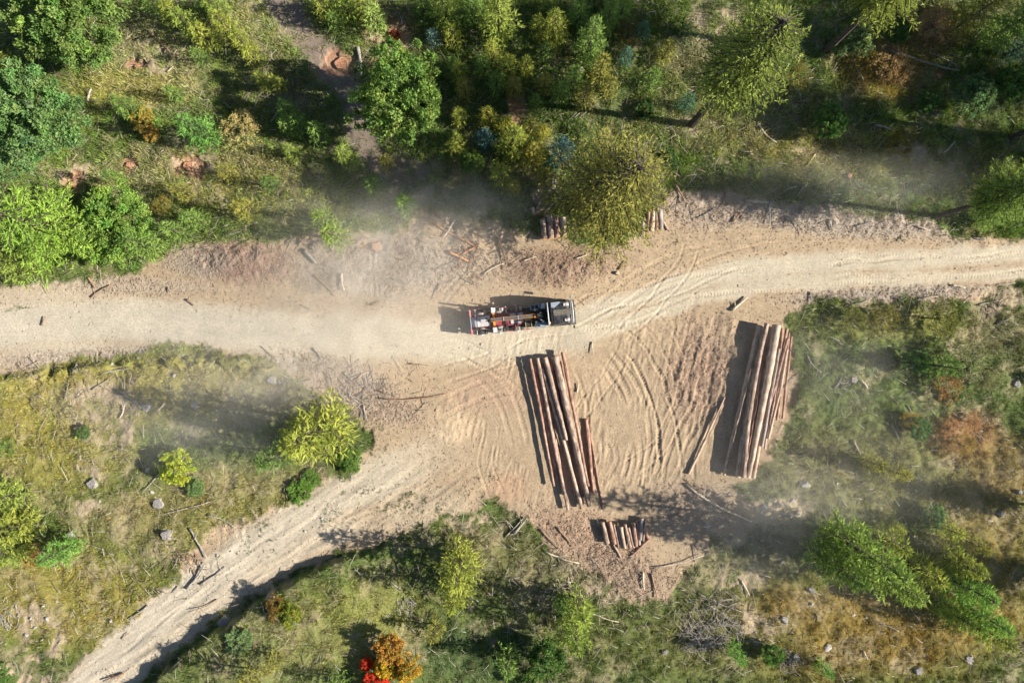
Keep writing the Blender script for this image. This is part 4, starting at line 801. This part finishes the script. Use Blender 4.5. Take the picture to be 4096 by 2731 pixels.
# ------------------------------------------------------------------ fallen sticks, stumps, rocks
WOODS = {"g": (M_GREYWOOD, "grey"), "b": (M_BROWNWOOD, "brown"), "p": (M_PALEWOOD, "pale"), "o": (M_ORANGEWOOD, "split orange")}
STICKS = "345,75,405,140,9,b 620,280,650,245,3,p 200,230,215,208,8,p 195,232,260,230,4,g 385,165,400,155,5,p 360,215,395,185,3,p 822,110,830,175,12,g 836,160,858,130,5,b 920,38,924,70,5,g 975,500,1100,570,4,o 1030,578,1075,600,9,o 1060,585,1105,560,6,o 1045,505,1020,545,6,p 975,485,1020,505,5,b 720,632,770,680,5,b 785,628,792,668,8,p 700,575,728,605,12,g 910,518,935,495,6,g 430,688,448,702,7,b 210,682,258,655,5,b 98,747,110,728,5,b 205,638,220,662,7,b 385,660,395,672,4,b 690,700,720,715,3,b 1548,425,1572,468,6,b 1665,445,1655,478,5,b 1710,460,1760,468,10,g 1762,470,1765,515,6,g 1830,428,1800,440,4,p 2056,465,2056,500,6,g 1930,448,1870,455,4,g 1850,425,1830,452,5,g 2045,118,2200,165,8,g 2140,125,2200,160,4,g 1960,150,1978,190,5,p 2005,290,2040,303,9,g 2190,325,2160,355,5,p 1740,285,1780,330,5,p 1870,355,1850,385,4,p 1680,712,1715,682,9,p 2185,655,2215,662,6,p 1860,670,1862,695,4,g 1575,1110,1725,1195,7,p 1620,1145,1575,1100,5,b 1180,1225,1210,1188,9,g 1160,1235,1200,1190,4,p 1240,1215,1290,1260,5,b 1280,1210,1320,1255,6,b 1250,1265,1330,1290,6,p 1440,1210,1465,1260,3,b 1475,1310,1478,1350,7,p 1495,1315,1508,1370,6,b 1500,1300,1615,1272,4,p 1590,1250,1600,1290,3,g 1345,1400,1420,1425,4,p 1270,1375,1300,1350,4,p 920,1350,900,1330,4,g 795,905,860,935,4,g 790,855,810,870,4,g 720,800,740,825,5,g 600,795,640,830,3,g 830,860,820,875,7,b 870,915,1030,905,4,b 835,930,845,965,5,g 940,835,990,840,4,b 680,880,720,870,4,g 640,870,650,900,5,g 550,820,560,830,4,g 280,905,330,935,6,g 275,960,290,930,6,p 380,925,365,945,5,p 230,860,300,845,5,g 210,895,250,870,5,g 150,920,160,880,3,g 370,1085,330,1130,4,g 490,1150,360,1185,3,p 480,1180,540,1210,5,g 440,1210,480,1280,6,g 430,1350,475,1290,7,g 460,1340,520,1300,5,g 340,1390,300,1420,6,g 285,1545,240,1560,7,b 410,1345,400,1360,3,g 280,1465,300,1450,3,b 500,1375,440,1400,3,b 1800,890,1830,860,3,g 1850,815,1880,855,4,g 1910,890,1925,870,5,g 1985,890,1970,870,6,p 2200,880,2240,870,4,g 2080,930,2140,990,3,g 1960,1010,1975,1050,4,p 1700,1330,1720,1365,6,p 1640,1380,1700,1400,4,g 1600,1450,1640,1420,5,g 1590,1480,1680,1470,4,g 1730,1470,1790,1490,4,p 2020,1430,2060,1445,3,g 2090,1400,2110,1430,3,g 1980,1490,1990,1510,4,p 1325,900,1328,880,5,p 1360,785,1362,812,4,p 1260,700,1290,690,2,b 1010,650,1000,690,3,b 1140,545,1165,620,5,b 1200,600,1230,590,4,p 1110,630,1160,605,4,p 1060,640,1095,655,3,g 1000,620,1050,600,3,g 900,640,940,655,3,g 850,700,880,690,3,b 1320,595,1350,585,4,p 1420,620,1440,600,4,b 1500,440,1490,470,4,b 1600,500,1640,480,4,g 1680,510,1700,490,5,b 1800,500,1830,515,4,g 1900,505,1910,530,5,g 1960,520,2000,512,4,g 2100,520,2130,530,4,p 2230,545,2260,552,5,g 2250,700,2300,690,4,g 2290,745,2320,730,4,g 1950,700,1990,690,4,g 2100,690,2150,680,3,p"
for i, s in enumerate(STICKS.split()):
    a = s.split(","); x0, y0, x1, y1, dw = map(float, a[:5]); mm, word = WOODS[a[5]]
    p = D(x0, y0); q = D(x1, y1); L = math.hypot(p[0] - q[0], p[1] - q[1]); dw = dw / KD * .75; rg = random.Random(i)
    sz = "long" if L > 2.6 else "short"
    thick = "thick" if dw > .2 else "thin"
    za = float(hgt(*p)); zb = float(hgt(*q)); mb = MB(); up = rg.uniform(.02, .22)
    pts = []; rad = []
    nx, ny = -(q[1] - p[1]) / L, (q[0] - p[0]) / L; bw = rg.uniform(-.06, .06) * L
    for k in range(6):
        t = k / 5; ww = math.sin(math.pi * t) * bw + rg.uniform(-.01, .01) * L
        pts.append((p[0] + (q[0] - p[0]) * t + nx * ww, p[1] + (q[1] - p[1]) * t + ny * ww, 0)); rad.append(dw / 2 * (1.1 - .55 * t))
    pts = [(x_, y_, float(hgt(x_, y_)) + dw * .4 + .05 + up * t_) for (x_, y_, _), t_ in zip(pts, (0, .2, .4, .6, .8, 1))]
    c0 = Vector(pts[0]); mb.tube([tuple(Vector(v_) - c0) for v_ in pts], rad, 7)
    if L > 1.0:
        for j in range(rg.randint(1, 3)):
            b0 = Vector(pts[rg.randint(1, 4)]) - c0; sg = rg.choice((-1, 1)); l2 = rg.uniform(.2, .45) * min(L, 2.5)
            mb.tube([tuple(b0), tuple(b0 + Vector(((q[0] - p[0]) / L * .6 + nx * sg * .8, (q[1] - p[1]) / L * .6 + ny * sg * .8, .15)) * l2)], [dw * .2, .01], 4)
    nm = "fallen_branch"
    o = mb.build(nm, mm, smooth=True, loc=tuple(c0))
    pend(o, f"{sz} {thick} {word} branch", (x0 + x1) / 2, (y0 + y1) / 2, "branch", "fallen branches on the ground")
STUMPS = "875,790,g,26 360,1157,g,20 335,935,g,15 447,930,g,15 210,1112,g,20 160,1228,g,17 383,1227,g,19 517,1428,g,20 622,873,g,15 1958,872,g,16 2343,882,g,16 1830,1508,g,15 1865,1350,g,18 2225,1513,g,16 2343,1130,g,10 2300,1180,g,10 780,140,r,26 427,378,r,22 310,148,r,15 162,424,r,20 290,376,r,12 862,565,r,20 2160,172,r,11 1950,405,r,10 1268,412,g,14 1530,1500,g,10 1418,627,p,9 1337,158,p,12 1625,1207,g,10 2110,1540,g,16"
STN = {"g": (M_OLDCUT, "weathered grey tree stump"), "r": (M_REDCUT, "fresh reddish tree stump"), "p": (M_PALEWOOD, "small pale tree stump")}
for i, s in enumerate(STUMPS.split()):
    x, y, k, r_ = s.split(","); x = float(x); y = float(y)
    if i == 0: continue
    rr = float(r_) / KD * .48 * random.uniform(.8, 1.15); cm_, desc = STN[k]; hh = random.uniform(.22, .4); X_, Y_ = D(x, y, hh); z = float(hgt(X_, Y_)); n = 18; rg = random.Random(900 + i)
    ph = [rg.uniform(0, 6.28) for _ in range(3)]
    def rad(an, f): return rr * f * (1 + .10 * math.sin(3 * an + ph[0]) + .08 * math.sin(5 * an + ph[1]) + (.22 * max(0, math.sin(4 * an + ph[2])) if f > 1.1 else 0))
    mb = MB(); vs = []
    for (f, zz) in ((1.45, -.1), (1.2, .08), (1.02, .2), (1.0, hh)):
        vs += [(rad(2 * math.pi * j / n, f) * math.cos(2 * math.pi * j / n), rad(2 * math.pi * j / n, f) * math.sin(2 * math.pi * j / n), zz) for j in range(n)]
    fs = [(k_ * n + j, k_ * n + (j + 1) % n, (k_ + 1) * n + (j + 1) % n, (k_ + 1) * n + j) for k_ in range(3) for j in range(n)]
    mb.add(vs, fs); o = mb.build("tree_stump", M_BROWNWOOD if k != 'g' else M_GREYWOOD, smooth=True, loc=(X_, Y_, z))
    mc = MB(); ring = [(p_[0] * .99, p_[1] * .99, hh + .01 + rg.uniform(-.01, .012)) for p_ in vs[3 * n:]]
    mc.add([(0, 0, hh + .03)] + ring + [(p_[0] * .5, p_[1] * .5, hh + .02 + rg.uniform(-.02, .02)) for p_ in ring], [(1 + j, 1 + (j + 1) % n, 1 + n + (j + 1) % n, 1 + n + j) for j in range(n)] + [(0, 1 + n + j, 1 + n + (j + 1) % n) for j in range(n)])
    mc.build("cut_face", cm_, o)
    pend(o, desc, x, y, "stump", "tree stumps left after felling")
ROCKS = "1850,1112,26 1757,1165,20 1800,1180,18 1815,1183,16 1834,1178,16 1790,1155,12 1820,1150,13 1330,157,0 1795,1288,12 1750,1240,11 1920,1110,10 2100,1125,9 2145,1158,9 1900,1485,28 1975,1310,0 1958,1410,12 1990,1415,10 1860,1385,13 1800,1420,22 400,863,13 583,850,12 430,860,10 350,1130,13 340,1078,14 365,1092,10 230,1150,10 240,1400,12 255,1425,12 100,1390,11 110,1420,13 80,1440,12 60,1460,14 95,1470,12 130,1380,10 70,1420,10 1120,1330,0 500,1275,9 530,1265,8 1105,790,8 990,1250,8 700,1220,8 740,1190,9 180,840,10 260,835,10 320,822,9 420,815,10 1725,985,8 1710,400,9 2260,990,8 650,960,8 720,890,9 320,950,9"
ico_done = {}
def rock_mesh(seed):
    import bmesh
    bm = bmesh.new(); bmesh.ops.create_icosphere(bm, subdivisions=2, radius=1); rg = random.Random(seed)
    pl = [(Vector((rg.uniform(-1, 1), rg.uniform(-1, 1), rg.uniform(-.4, 1))).normalized(), rg.uniform(.5, .8)) for _ in range(8)]
    for v_ in bm.verts:
        for nn, dd_ in pl:
            e_ = v_.co.dot(nn) - dd_
            if e_ > 0: v_.co -= nn * e_
        v_.co *= 1 + rg.uniform(-.03, .03)
    me = bpy.data.meshes.new("rock"); bm.to_mesh(me); bm.free(); me.materials.append(M_ROCK); return me
RM = [rock_mesh(k) for k in range(6)]
for i, s in enumerate(ROCKS.split()):
    x, y, r_ = map(float, s.split(","))
    if r_ == 0: continue
    X_, Y_ = D(x, y); rr = r_ / KD * .42
    o = link("rock", RM[i % 6], None, (X_, Y_, float(hgt(X_, Y_)) + rr * .25), (0, 0, i * 1.7), (rr * 1.15, rr * .9, rr * .7))
    pend(o, ("large" if r_ > 17 else "small" if r_ < 11 else "middle sized") + " pale rock", x, y, "rock", "pale rocks on the ground")
# brush heaps: tangled dead branches that lie as one mass each
def brush(x, y, r, n, m, label, h=.7, seed=1):
    rg = random.Random(seed); mb = MB(); X_, Y_ = D(x, y); z = float(hgt(X_, Y_))
    for i in range(n):
        a_ = rg.uniform(0, 6.28); rr = r * rg.random() ** .6; cx, cy = rr * math.cos(a_), rr * math.sin(a_); d_ = rg.uniform(0, 6.28); L = rg.uniform(.3, 1.0) * r * .8; cz = h * max(0, 1 - (rr / r) ** 1.5) * rg.random() + .06
        p0 = Vector((cx, cy, cz)); dv = Vector((math.cos(d_), math.sin(d_), rg.uniform(-.05, .3))) * L; sd_ = Vector((-dv.y, dv.x, 0)) * rg.uniform(-.2, .2)
        q_ = p0 - dv * .5; q_.z = max(q_.z, .03)
        mb.tube([tuple(q_), tuple(p0 + sd_), tuple(p0 + dv * .5)], [rg.uniform(.02, .05), .03, .01], 4)
    tag(mb.build("brush_pile", m, loc=(X_, Y_, z)), label, "brush pile", "heaps of dead branches")
brush(1640, 1425, 2.9, 120, M_GREYWOOD, "large grey brush heap near the bottom edge right of centre", .9, 1)
brush(1605, 1460, 2.0, 90, M_GREYWOOD, "grey brush heap overlapping the lower left of the large one", .7, 2)
brush(1300, 1365, 2.6, 90, M_PALEWOOD, "tangle of pale branches below the yard left of the larch", .5, 3)
brush(380, 525, 1.5, 60, M_GREYWOOD, "small grey brush heap right of the round tree above the left road", .6, 4)
brush(1815, 1515, 1.4, 60, M_GREYWOOD, "grey brush heap beside a fresh bush at the bottom edge", .5, 5)
brush(930, 1395, 1.2, 50, M_GREYWOOD, "small grey brush heap left of the single larch below the yard", .5, 6)
brush(430, 1290, 1.4, 40, M_BROWNWOOD, "brown brush heap on the bank left of the lower road", .4, 7)
brush(10, 1410, 1.6, 60, M_GREYWOOD, "grey brush heap at the left edge near the bottom", .6, 8)
brush(1930, 885, 1.0, 30, M_GREYWOOD, "little grey twig heap right of the right log stack", .4, 9)
brush(1080, 600, 1.8, 50, M_BROWNWOOD, "brown branch tangle on the slash just above the truck", .35, 10)
brush(830, 905, 2.4, 40, M_GREYWOOD, "spread grey branches on the slash left of the yard", .3, 11)

# ------------------------------------------------------------------ logging truck
TM = dict(black=mat("cab_black_paint", (.022, .024, .028), .4, coat=.3, nscale=2.2, col2=(.075, .07, .062)), roof=mat("roof_walkway", (.13, .115, .09), .9, noise=.4, nscale=9),
          red=mat("chassis_red_paint", (.27, .05, .065), .5, noise=.35, nscale=5), pink=mat("faded_red_beam", (.55, .2, .2), .6, noise=.25), grey=mat("worn_steel_plate", (.3, .3, .32), .55, noise=.2, nscale=2), lgrey=mat("worn_bright_plate", (.5, .47, .46), .55, noise=.15, nscale=3),
          tyre=mat("tyre_rubber", (.04, .038, .036), .9, noise=.3), dust=mat("dusty_tyre", (.23, .2, .17), .95, noise=.3, nscale=5), orange=mat("crane_orange", (.75, .27, .02), .45, noise=.15), dark=mat("dark_machinery", (.035, .033, .03), .6, noise=.5, nscale=6),
          white=mat("white_paint", (.6, .59, .56), .5, noise=.15), silver=mat("bright_metal", (.62, .64, .67), .35, .6), glass=mat("dark_glass", (.03, .045, .05), .08), blue=mat("grey_blue_panel", (.25, .28, .33), .5, noise=.1), brass=mat("brassy_frame", (.45, .33, .12), .5), cream=mat("dusty_side_skirt", (.55, .47, .36), .7, noise=.2), amber=mat("amber_lens", (.75, .12, .02), .3), boom=mat("boom_grey_top", (.09, .09, .09), .7, noise=.2))
TX, TY = F(1883, 1291, 1.2)
A = R(6.0)
truck = empty("logging_truck", (TX, TY, float(hgt(TX + 5, TY + .5)) + .02), A)
tag(truck, "black cab logging truck with red bed and orange crane crossing the dusty yard", "truck")
def part(nm, m, parent=truck, smooth=False, **k):
    pass
def TB(nm, m, boxes, parent=None, bev=.02, label=None):
    mb = MB()
    for b in boxes: mb.box(*b, b=bev)
    o = mb.build(nm, TM[m], parent or truck)
    if label: o["label"] = label
    return o
TB("chassis", "dark", [(.1, 9.6, .28, .5, .75, 1.05), (.1, 9.6, -.5, -.28, .75, 1.05), (.6, 9.4, -.9, .9, .45, .6)])
bedf = TB("bed_frame", "red", [(.15, 5.1, .52, .66, 1.2, 1.45), (.15, 5.1, -.66, -.52, 1.2, 1.45), (2.4, 4.2, -.5, .5, 1.2, 1.36), (4.2, 4.35, -1.05, -.64, 1.2, 1.3)])
TB("side_rail", "red", [(2.2, 6.0, -1.22, -1.14, .7, .85)]); TB("side_rail", "red", [(.3, 5.2, 1.14, 1.22, 1.0, 1.12)])
TB("deck_plate", "grey", [(.15, .5, -.5, .5, 1.3, 1.37)]); TB("deck_plate", "lgrey", [(.65, 1.9, -.5, .5, 1.38, 1.47)]); TB("deck_plate", "lgrey", [(3.9, 4.5, -.5, .5, 1.38, 1.46)]); TB("deck_plate", "lgrey", [(4.62, 5.15, -.5, .5, 1.38, 1.46)])
TB("tool_locker", "dark", [(5.3, 5.9, -1.0, -.25, .8, 1.6)]); TB("locker_frame", "brass", [(5.28, 5.34, -1.02, -.2, 1.6, 1.68), (5.86, 5.92, -1.02, -.2, 1.6, 1.68), (5.3, 5.9, -.35, -.22, 1.62, 1.75)])
TB("battery_box", "blue", [(5.9, 7.0, .62, 1.14, .75, 1.35)]); TB("battery_lid", "dark", [(6.05, 6.3, .7, 1.05, 1.36, 1.4), (6.4, 6.7, .7, 1.05, 1.36, 1.4)])
TB("fuel_tank", "silver", [(6.2, 7.5, -1.15, -.65, .5, 1.1)], bev=.12)
TB("side_skirt", "cream", [(6.1, 9.3, -1.22, -1.17, .5, .95)])
TB("rear_shadow_board", "pink", [(-.02, .1, -1.22, -.5, .95, 1.95)], bev=.015); TB("rear_shadow_board", "pink", [(-.02, .1, .5, 1.22, .95, 1.95)], bev=.015)  # red end strip raised into a tall board, added to cast the solid shadow
TB("rear_panel", "blue", [(-.0, .07, -.49, .49, 1.0, 1.85)])
TB("rear_hook", "silver", [(-.35, -.02, 1.2, 1.26, 1.4, 1.5)])
TB("bumper_bar", "silver", [(-.1, 0, -1.1, 1.1, .55, .7)])
for s in (-1, 1):
    tl = TB("tail_light", "amber", [(-.05, -.01, .9 * s - .12, .9 * s + .12, .75, .88)])
def bunk(u, hgt_, m, pm, w_=.12, top=2.9):
    mb = MB(); mb.box(u - w_ / 2, u + w_ / 2, -1.2, 1.2, 1.48, 1.66, b=.02); o = mb.build("bunk_beam", TM[m], truck)
    for s in (-1, 1):
        st = MB(); st.tube([(u, 1.14 * s, 1.5), (u, 1.17 * s, top)], .055, 8); k = st.build("stake", TM[pm], o, True)
    return o
bunk(.55, 0, "silver", "silver", .07, 2.1); bunk(3.55, 0, "dark", "blue", .12, 2.2); bunk(4.55, 0, "dark", "dark", .1, 1.9)
# stabiliser legs beam with tall tubes
ob = TB("stabiliser_beam", "orange", [(2.2, 2.4, -.95, .95, 1.55, 1.75)])
for s in (-1, 1):
    st = MB(); st.tube([(2.2, 1.1 * s, .6), (2.2, 1.1 * s, 3.2)], .1, 12); st.tube([(2.2, 1.1 * s, 3.2), (2.2, 1.1 * s, 3.23)], .07, 12); st.build("stabiliser_tube", TM["white"], ob, True)
    sb = MB(); sb.box(2.1, 2.52, min(.7 * s, 1.2 * s), max(.7 * s, 1.2 * s), 1.8, 1.98, b=.03); sb.build("stabiliser_box", TM["lgrey"], ob)
def wheel(u, s, r=.5, wd=.32, z=.5, dusty=False, dual=False, name="wheel"):
    mb = MB(); v = .98 * s; n = 24
    prof = [(-wd / 2, r * .62), (-wd / 2, r * .9), (-wd * .36, r), (wd * .36, r), (wd / 2, r * .9), (wd / 2, r * .62)]
    vs = []; 
    for j, (o_, q) in enumerate(prof):
        for k in range(n):
            an = 2 * math.pi * k / n; qq = q - (.012 if (j in (2, 3) and k % 2) else 0); vs.append((u + qq * math.cos(an), v + o_, z + qq * math.sin(an)))
    fs = [(j * n + k, j * n + (k + 1) % n, (j + 1) * n + (k + 1) % n, (j + 1) * n + k) for j in range(len(prof) - 1) for k in range(n)]
    fs += [tuple(range(n)), tuple(reversed(range((len(prof) - 1) * n, len(prof) * n)))]
    mb.add(vs, fs); o = mb.build(name, TM["dust" if dusty else "tyre"], truck, True)
    rm = MB(); rm.tube([(u, v + s * (wd / 2 - .06), z), (u, v + s * (wd / 2 + .012), z)], [r * .55, r * .5], 16); rm.tube([(u, v + s * wd / 2, z), (u, v + s * (wd / 2 + .07), z)], r * .18, 10); rm.build("rim", TM["silver"], o)
    return o
for u in (.95, 2.75, 4.5, 8.85):
    for s in (-1, 1): wheel(u, s * 1.02, .54, .5 if u < 8 else .34, .54, dusty=(u > 2))
# carried trailer axle wheels up on the bed
for u in (1.0, 2.75):
    for s in (-1, 1): 
        w_ = wheel(u, s * .76, .36, .2, 1.72, dusty=True, name="carried_wheel")
for u in (.95, 2.75, 4.5):
    for s in (-1, 1):
        mg = MB(); seg = 8; pr = []
        for k in range(seg + 1):
            an = math.pi * (.08 + .84 * k / seg); pr.append((u + .62 * math.cos(an), .56 + .62 * math.sin(an)))
        # short guard piece only ahead of each wheel
        pr = pr[:3]; vs = []
        for (x_, z_) in pr: vs += [(x_, s * 1.22, z_), (x_, s * .74, z_), (x_ + .02, s * .74, z_ + .03), (x_ + .02, s * 1.22, z_ + .03)]
        fs = [(k * 4 + j, k * 4 + (j + 1) % 4, k * 4 + 4 + (j + 1) % 4, k * 4 + 4 + j) for k in range(2) for j in range(4)] + [(0, 1, 2, 3), (8, 9, 10, 11)]
        mg.add(vs, fs); mg.build("mudguard", TM["silver" if s > 0 else "dark"], truck)
# crane
cb = MB(); cb.tube([(6.65, 0, .9), (6.65, 0, 2.3)], [.34, .26], 14); cb.box(6.3, 7.1, -.3, .3, 1.1, 1.5, b=.05); cb.box(6.75, 7.25, -.75, .75, 1.35, 1.6, b=.05)
base_ = cb.build("crane_base", TM["dark"], truck)
kp = MB(); kp.tube([(6.65, 0, 2.3), (6.6, 0, 3.0)], [.2, .15], 12); kp.box(6.3, 7.0, -.16, .16, 2.3, 2.75, b=.04); kp.build("crane_column", TM["dark"], truck)
for (u, v) in ((6.35, .55), (6.35, -.6), (7.0, .68), (7.0, -.6)):
    mb = MB(); mb.tube([(u, v, 1.4), (u + .05, v * 1.02, 2.35)], .1, 10); o = mb.build("hydraulic_cylinder", TM["silver"], truck, True)
for j in range(9):
    mb = MB(); rg = random.Random(j); v = -.5 + .12 * j
    mb.tube([(6.5, v * .5, 2.5), (6.7 + rg.uniform(-.1, .2), v, 2.75 + rg.uniform(-.1, .1)), (7.0, v * 1.1, 2.5), (7.1, v * .9, 1.7)], .028, 5); mb.build("hydraulic_hose", TM["dark" if j % 3 else "silver"], truck, True)
M_b = Matrix.Rotation(R(-1.5), 4, 'Z')
bm_ = MB(); bm_.box(2.0, 6.3, -.14, .14, 2.45, 2.72, b=.02); boom = bm_.build("crane_boom", TM["boom"], truck)
for s in (-1, 1):
    e = MB(); e.box(2.0, 6.35, min(.14 * s, .18 * s), max(.14 * s, .18 * s), 2.4, 2.74, b=.015); e.build("boom_side", TM["orange"], boom)
e = MB(); e.box(6.2, 6.3, -.2, .2, 2.74, 2.8, b=.01); e.build("boom_collar", TM["orange"], boom)
for u in (3.2, 4.6): 
    e = MB(); e.box(u, u + .07, -.2, .2, 2.42, 2.78, b=.01); e.build("boom_clamp", TM["silver"], boom)
g = MB()
for k in range(7):
    rg = random.Random(60 + k); g.tube([(2.0, rg.uniform(-.1, .1), 2.5), (1.75, rg.uniform(-.25, .25), 2.35), (1.6 + rg.uniform(-.2, .2), rg.uniform(-.35, .35), 1.95)], .05, 6)
g.box(1.7, 2.1, -.12, .12, 2.2, 2.5, b=.03); g.build("grapple", TM["dark"], truck)
# cab
def cab_mesh():
    mb = MB()
    prof = [(7.75, .75), (7.75, 3.2), (7.95, 3.42), (9.3, 3.46), (9.75, 3.3), (10.05, 2.3), (10.12, 1.5), (10.1, .55), (8.0, .55)]
    hw = [1.16, 1.16, 1.08, 1.06, 1.08, 1.17, 1.2, 1.2, 1.16]
    vs = [(x, -w_, z) for (x, z), w_ in zip(prof, hw)] + [(x, w_, z) for (x, z), w_ in zip(prof, hw)]
    n = len(prof); fs = [tuple(range(n)), tuple(reversed(range(n, 2 * n)))]
    fs += [(k, k + n, (k + 1) % n + n, (k + 1) % n) for k in range(n)]
    mb.add(vs, fs); return mb
cab = cab_mesh().build("cab", TM["black"], truck)
bv = cab.modifiers.new("edge", 'BEVEL'); bv.width = .07; bv.segments = 3
ws = MB(); ws.add([(9.81, -.98, 3.16), (9.81, .98, 3.16), (10.07, 1.06, 2.35), (10.07, -1.06, 2.35)], [(0, 3, 2, 1)]); ws.add([(9.80, -.98, 3.15), (9.80, .98, 3.15), (10.03, 1.06, 2.34), (10.03, -1.06, 2.34)], [(0, 1, 2, 3)])
ws.build("windscreen", TM["glass"], cab)
for s in (-1, 1):
    TB("side_window", "glass", [(8.6, 9.55, s * 1.165 - .015, s * 1.165 + .015, 2.1, 2.85)], cab, .005)
    TB("door", "black", [(8.45, 9.7, s * 1.19 - .012, s * 1.19 + .012, .9, 2.08)], cab, .005)
    hl = TB("headlight", "white", [(10.1, 10.16, s * .85 - .18, s * .85 + .18, .8, 1.0)], cab, .02)
    m1 = MB(); m1.tube([(9.8, 1.15 * s, 2.75), (9.95, 1.42 * s, 2.7)], .025, 6); m1.box(9.85, 10.0, min(1.35 * s, 1.58 * s), max(1.35 * s, 1.58 * s), 2.2, 2.75, b=.04); m1.build("mirror", TM["silver" if s > 0 else "dark"], cab)
    bx = TB("roof_light_box", "white", [(9.0, 9.5, s * .72 - .13, s * .72 + .13, 3.46, 3.56)], cab, .03)
    mb = MB(); mb.tube([(9.25, s * .7, 3.56), (9.25, s * .7, 3.62)], [.08, .05], 10); mb.build("beacon", TM["amber"], bx)
TB("roof_board", "roof", [(8.0, 9.75, -.24, .3, 3.47, 3.53)], cab, .01)
TB("roof_seam", "dark", [(8.7, 8.74, -1.0, -.28, 3.455, 3.475), (8.7, 8.74, .34, 1.0, 3.455, 3.475)], cab, 0)
p_ = MB(); p_.add([(7.85, .55, 3.49), (7.85, 1.02, 3.49), (8.7, 1.04, 3.49), (8.7, .92, 3.49), (8.15, .52, 3.49), (7.85, .55, 3.43), (7.85, 1.02, 3.43), (8.7, 1.04, 3.43), (8.7, .92, 3.43), (8.15, .52, 3.43)], [(0, 4, 3, 2, 1), (5, 6, 7, 8, 9), (0, 1, 6, 5), (1, 2, 7, 6), (2, 3, 8, 7), (3, 4, 9, 8), (4, 0, 5, 9)]); p_.build("wind_deflector", TM["blue"], cab)
lb = MB(); lb.tube([(9.72, -1.05, 3.45), (9.82, -.95, 3.5), (9.86, 0, 3.52), (9.82, .95, 3.5), (9.72, 1.05, 3.45)], .045, 8); lb.build("light_bar", TM["white"], cab, True)
hb = MB(); hb.tube([(7.5, -1.0, 3.3), (7.5, 1.05, 3.3)], .055, 8)
for v in (-1.0, -.35, .35, 1.05): hb.tube([(7.5, v, 1.0), (7.5, v, 3.3)], .045, 6)
hb.build("headboard", TM["white"], truck, True)
TB("silver_cabinet", "silver", [(7.05, 7.35, .6, 1.12, 1.2, 2.0)]); TB("air_tank", "blue", [(6.7, 7.35, -1.1, -.6, 1.15, 1.45)])
ex = MB(); ex.tube([(7.55, -.85, 1.0), (7.55, -.85, 3.2)], .13, 14); o = ex.build("exhaust_stack", TM["dark"], truck, True)
ex = MB(); ex.tube([(7.55, -.85, 3.2), (7.55, -.85, 3.26)], [.15, .12], 14); ex.build("exhaust_cap", TM["brass"], o, True)
TB("front_bumper", "black", [(10.05, 10.3, -1.22, 1.22, .4, .85)], cab, .06)

# ------------------------------------------------------------------ dust in the air behind the truck
def dust():
    mb = MB(); mb.box(-50, 50, -26, 18, -1.2, 7.0, b=0)
    m = bpy.data.materials.new("airborne_dust"); m.use_nodes = True; t = m.node_tree
    for n in list(t.nodes): t.nodes.remove(n)
    out = t.nodes.new("ShaderNodeOutputMaterial"); pv = t.nodes.new("ShaderNodeVolumePrincipled")
    pv.inputs["Color"].default_value = (.97, .92, .84, 1); pv.inputs["Anisotropy"].default_value = .0
    tc = t.nodes.new("ShaderNodeTexCoord"); last = None
    for (x, y, rx, ry, rz, z, k) in DUSTB:
        X_, Y_ = D(x, y, 2); mp = t.nodes.new("ShaderNodeMapping"); mp.vector_type = 'TEXTURE'
        mp.inputs["Location"].default_value = (X_, Y_, z); mp.inputs["Scale"].default_value = (rx / KD, ry / KD, rz)
        t.links.new(tc.outputs["Object"], mp.inputs[0])
        gr = t.nodes.new("ShaderNodeTexGradient"); gr.gradient_type = 'QUADRATIC_SPHERE'; t.links.new(mp.outputs[0], gr.inputs[0])
        mu = t.nodes.new("ShaderNodeMath"); mu.operation = 'MULTIPLY'; mu.inputs[1].default_value = k; t.links.new(gr.outputs["Fac"], mu.inputs[0])
        if last is None: last = mu
        else:
            ad = t.nodes.new("ShaderNodeMath"); ad.operation = 'ADD'; t.links.new(last.outputs[0], ad.inputs[0]); t.links.new(mu.outputs[0], ad.inputs[1]); last = ad
    ns = t.nodes.new("ShaderNodeTexNoise"); ns.inputs["Scale"].default_value = .2; ns.inputs["Detail"].default_value = 7; ns.inputs["Roughness"].default_value = .62; ns.inputs["Distortion"].default_value = 1.2; t.links.new(tc.outputs["Object"], ns.inputs[0])
    mr = t.nodes.new("ShaderNodeMapRange"); mr.inputs[1].default_value = .38; mr.inputs[2].default_value = .66; mr.inputs[3].default_value = .28; mr.inputs[4].default_value = 1.45; t.links.new(ns.outputs[0], mr.inputs[0])
    mu = t.nodes.new("ShaderNodeMath"); mu.operation = 'MULTIPLY'; t.links.new(last.outputs[0], mu.inputs[0]); t.links.new(mr.outputs[0], mu.inputs[1])
    t.links.new(mu.outputs[0], pv.inputs["Density"]); t.links.new(pv.outputs[0], out.inputs["Volume"])
    tag(mb.build("dust_cloud", m), "pale dust drifting over the road and yard behind the truck", kind="stuff")
DUSTB = [(850, 660, 480, 240, 5, 2, .13), (930, 560, 260, 140, 5, 2, .07), (650, 780, 560, 160, 4, 1.5, .10), (480, 960, 400, 200, 5, 2, .10), (950, 480, 480, 140, 5, 2, .09), (1120, 460, 180, 80, 5, 2, .06), (1950, 430, 460, 120, 5, 2, .08),
         (1900, 840, 300, 170, 5, 2, .05), (1760, 1190, 280, 170, 5, 2, .075), (1950, 1130, 560, 440, 5, 2, .04), (700, 880, 300, 110, 4, 2, .10)]
dust()
flush_labels()
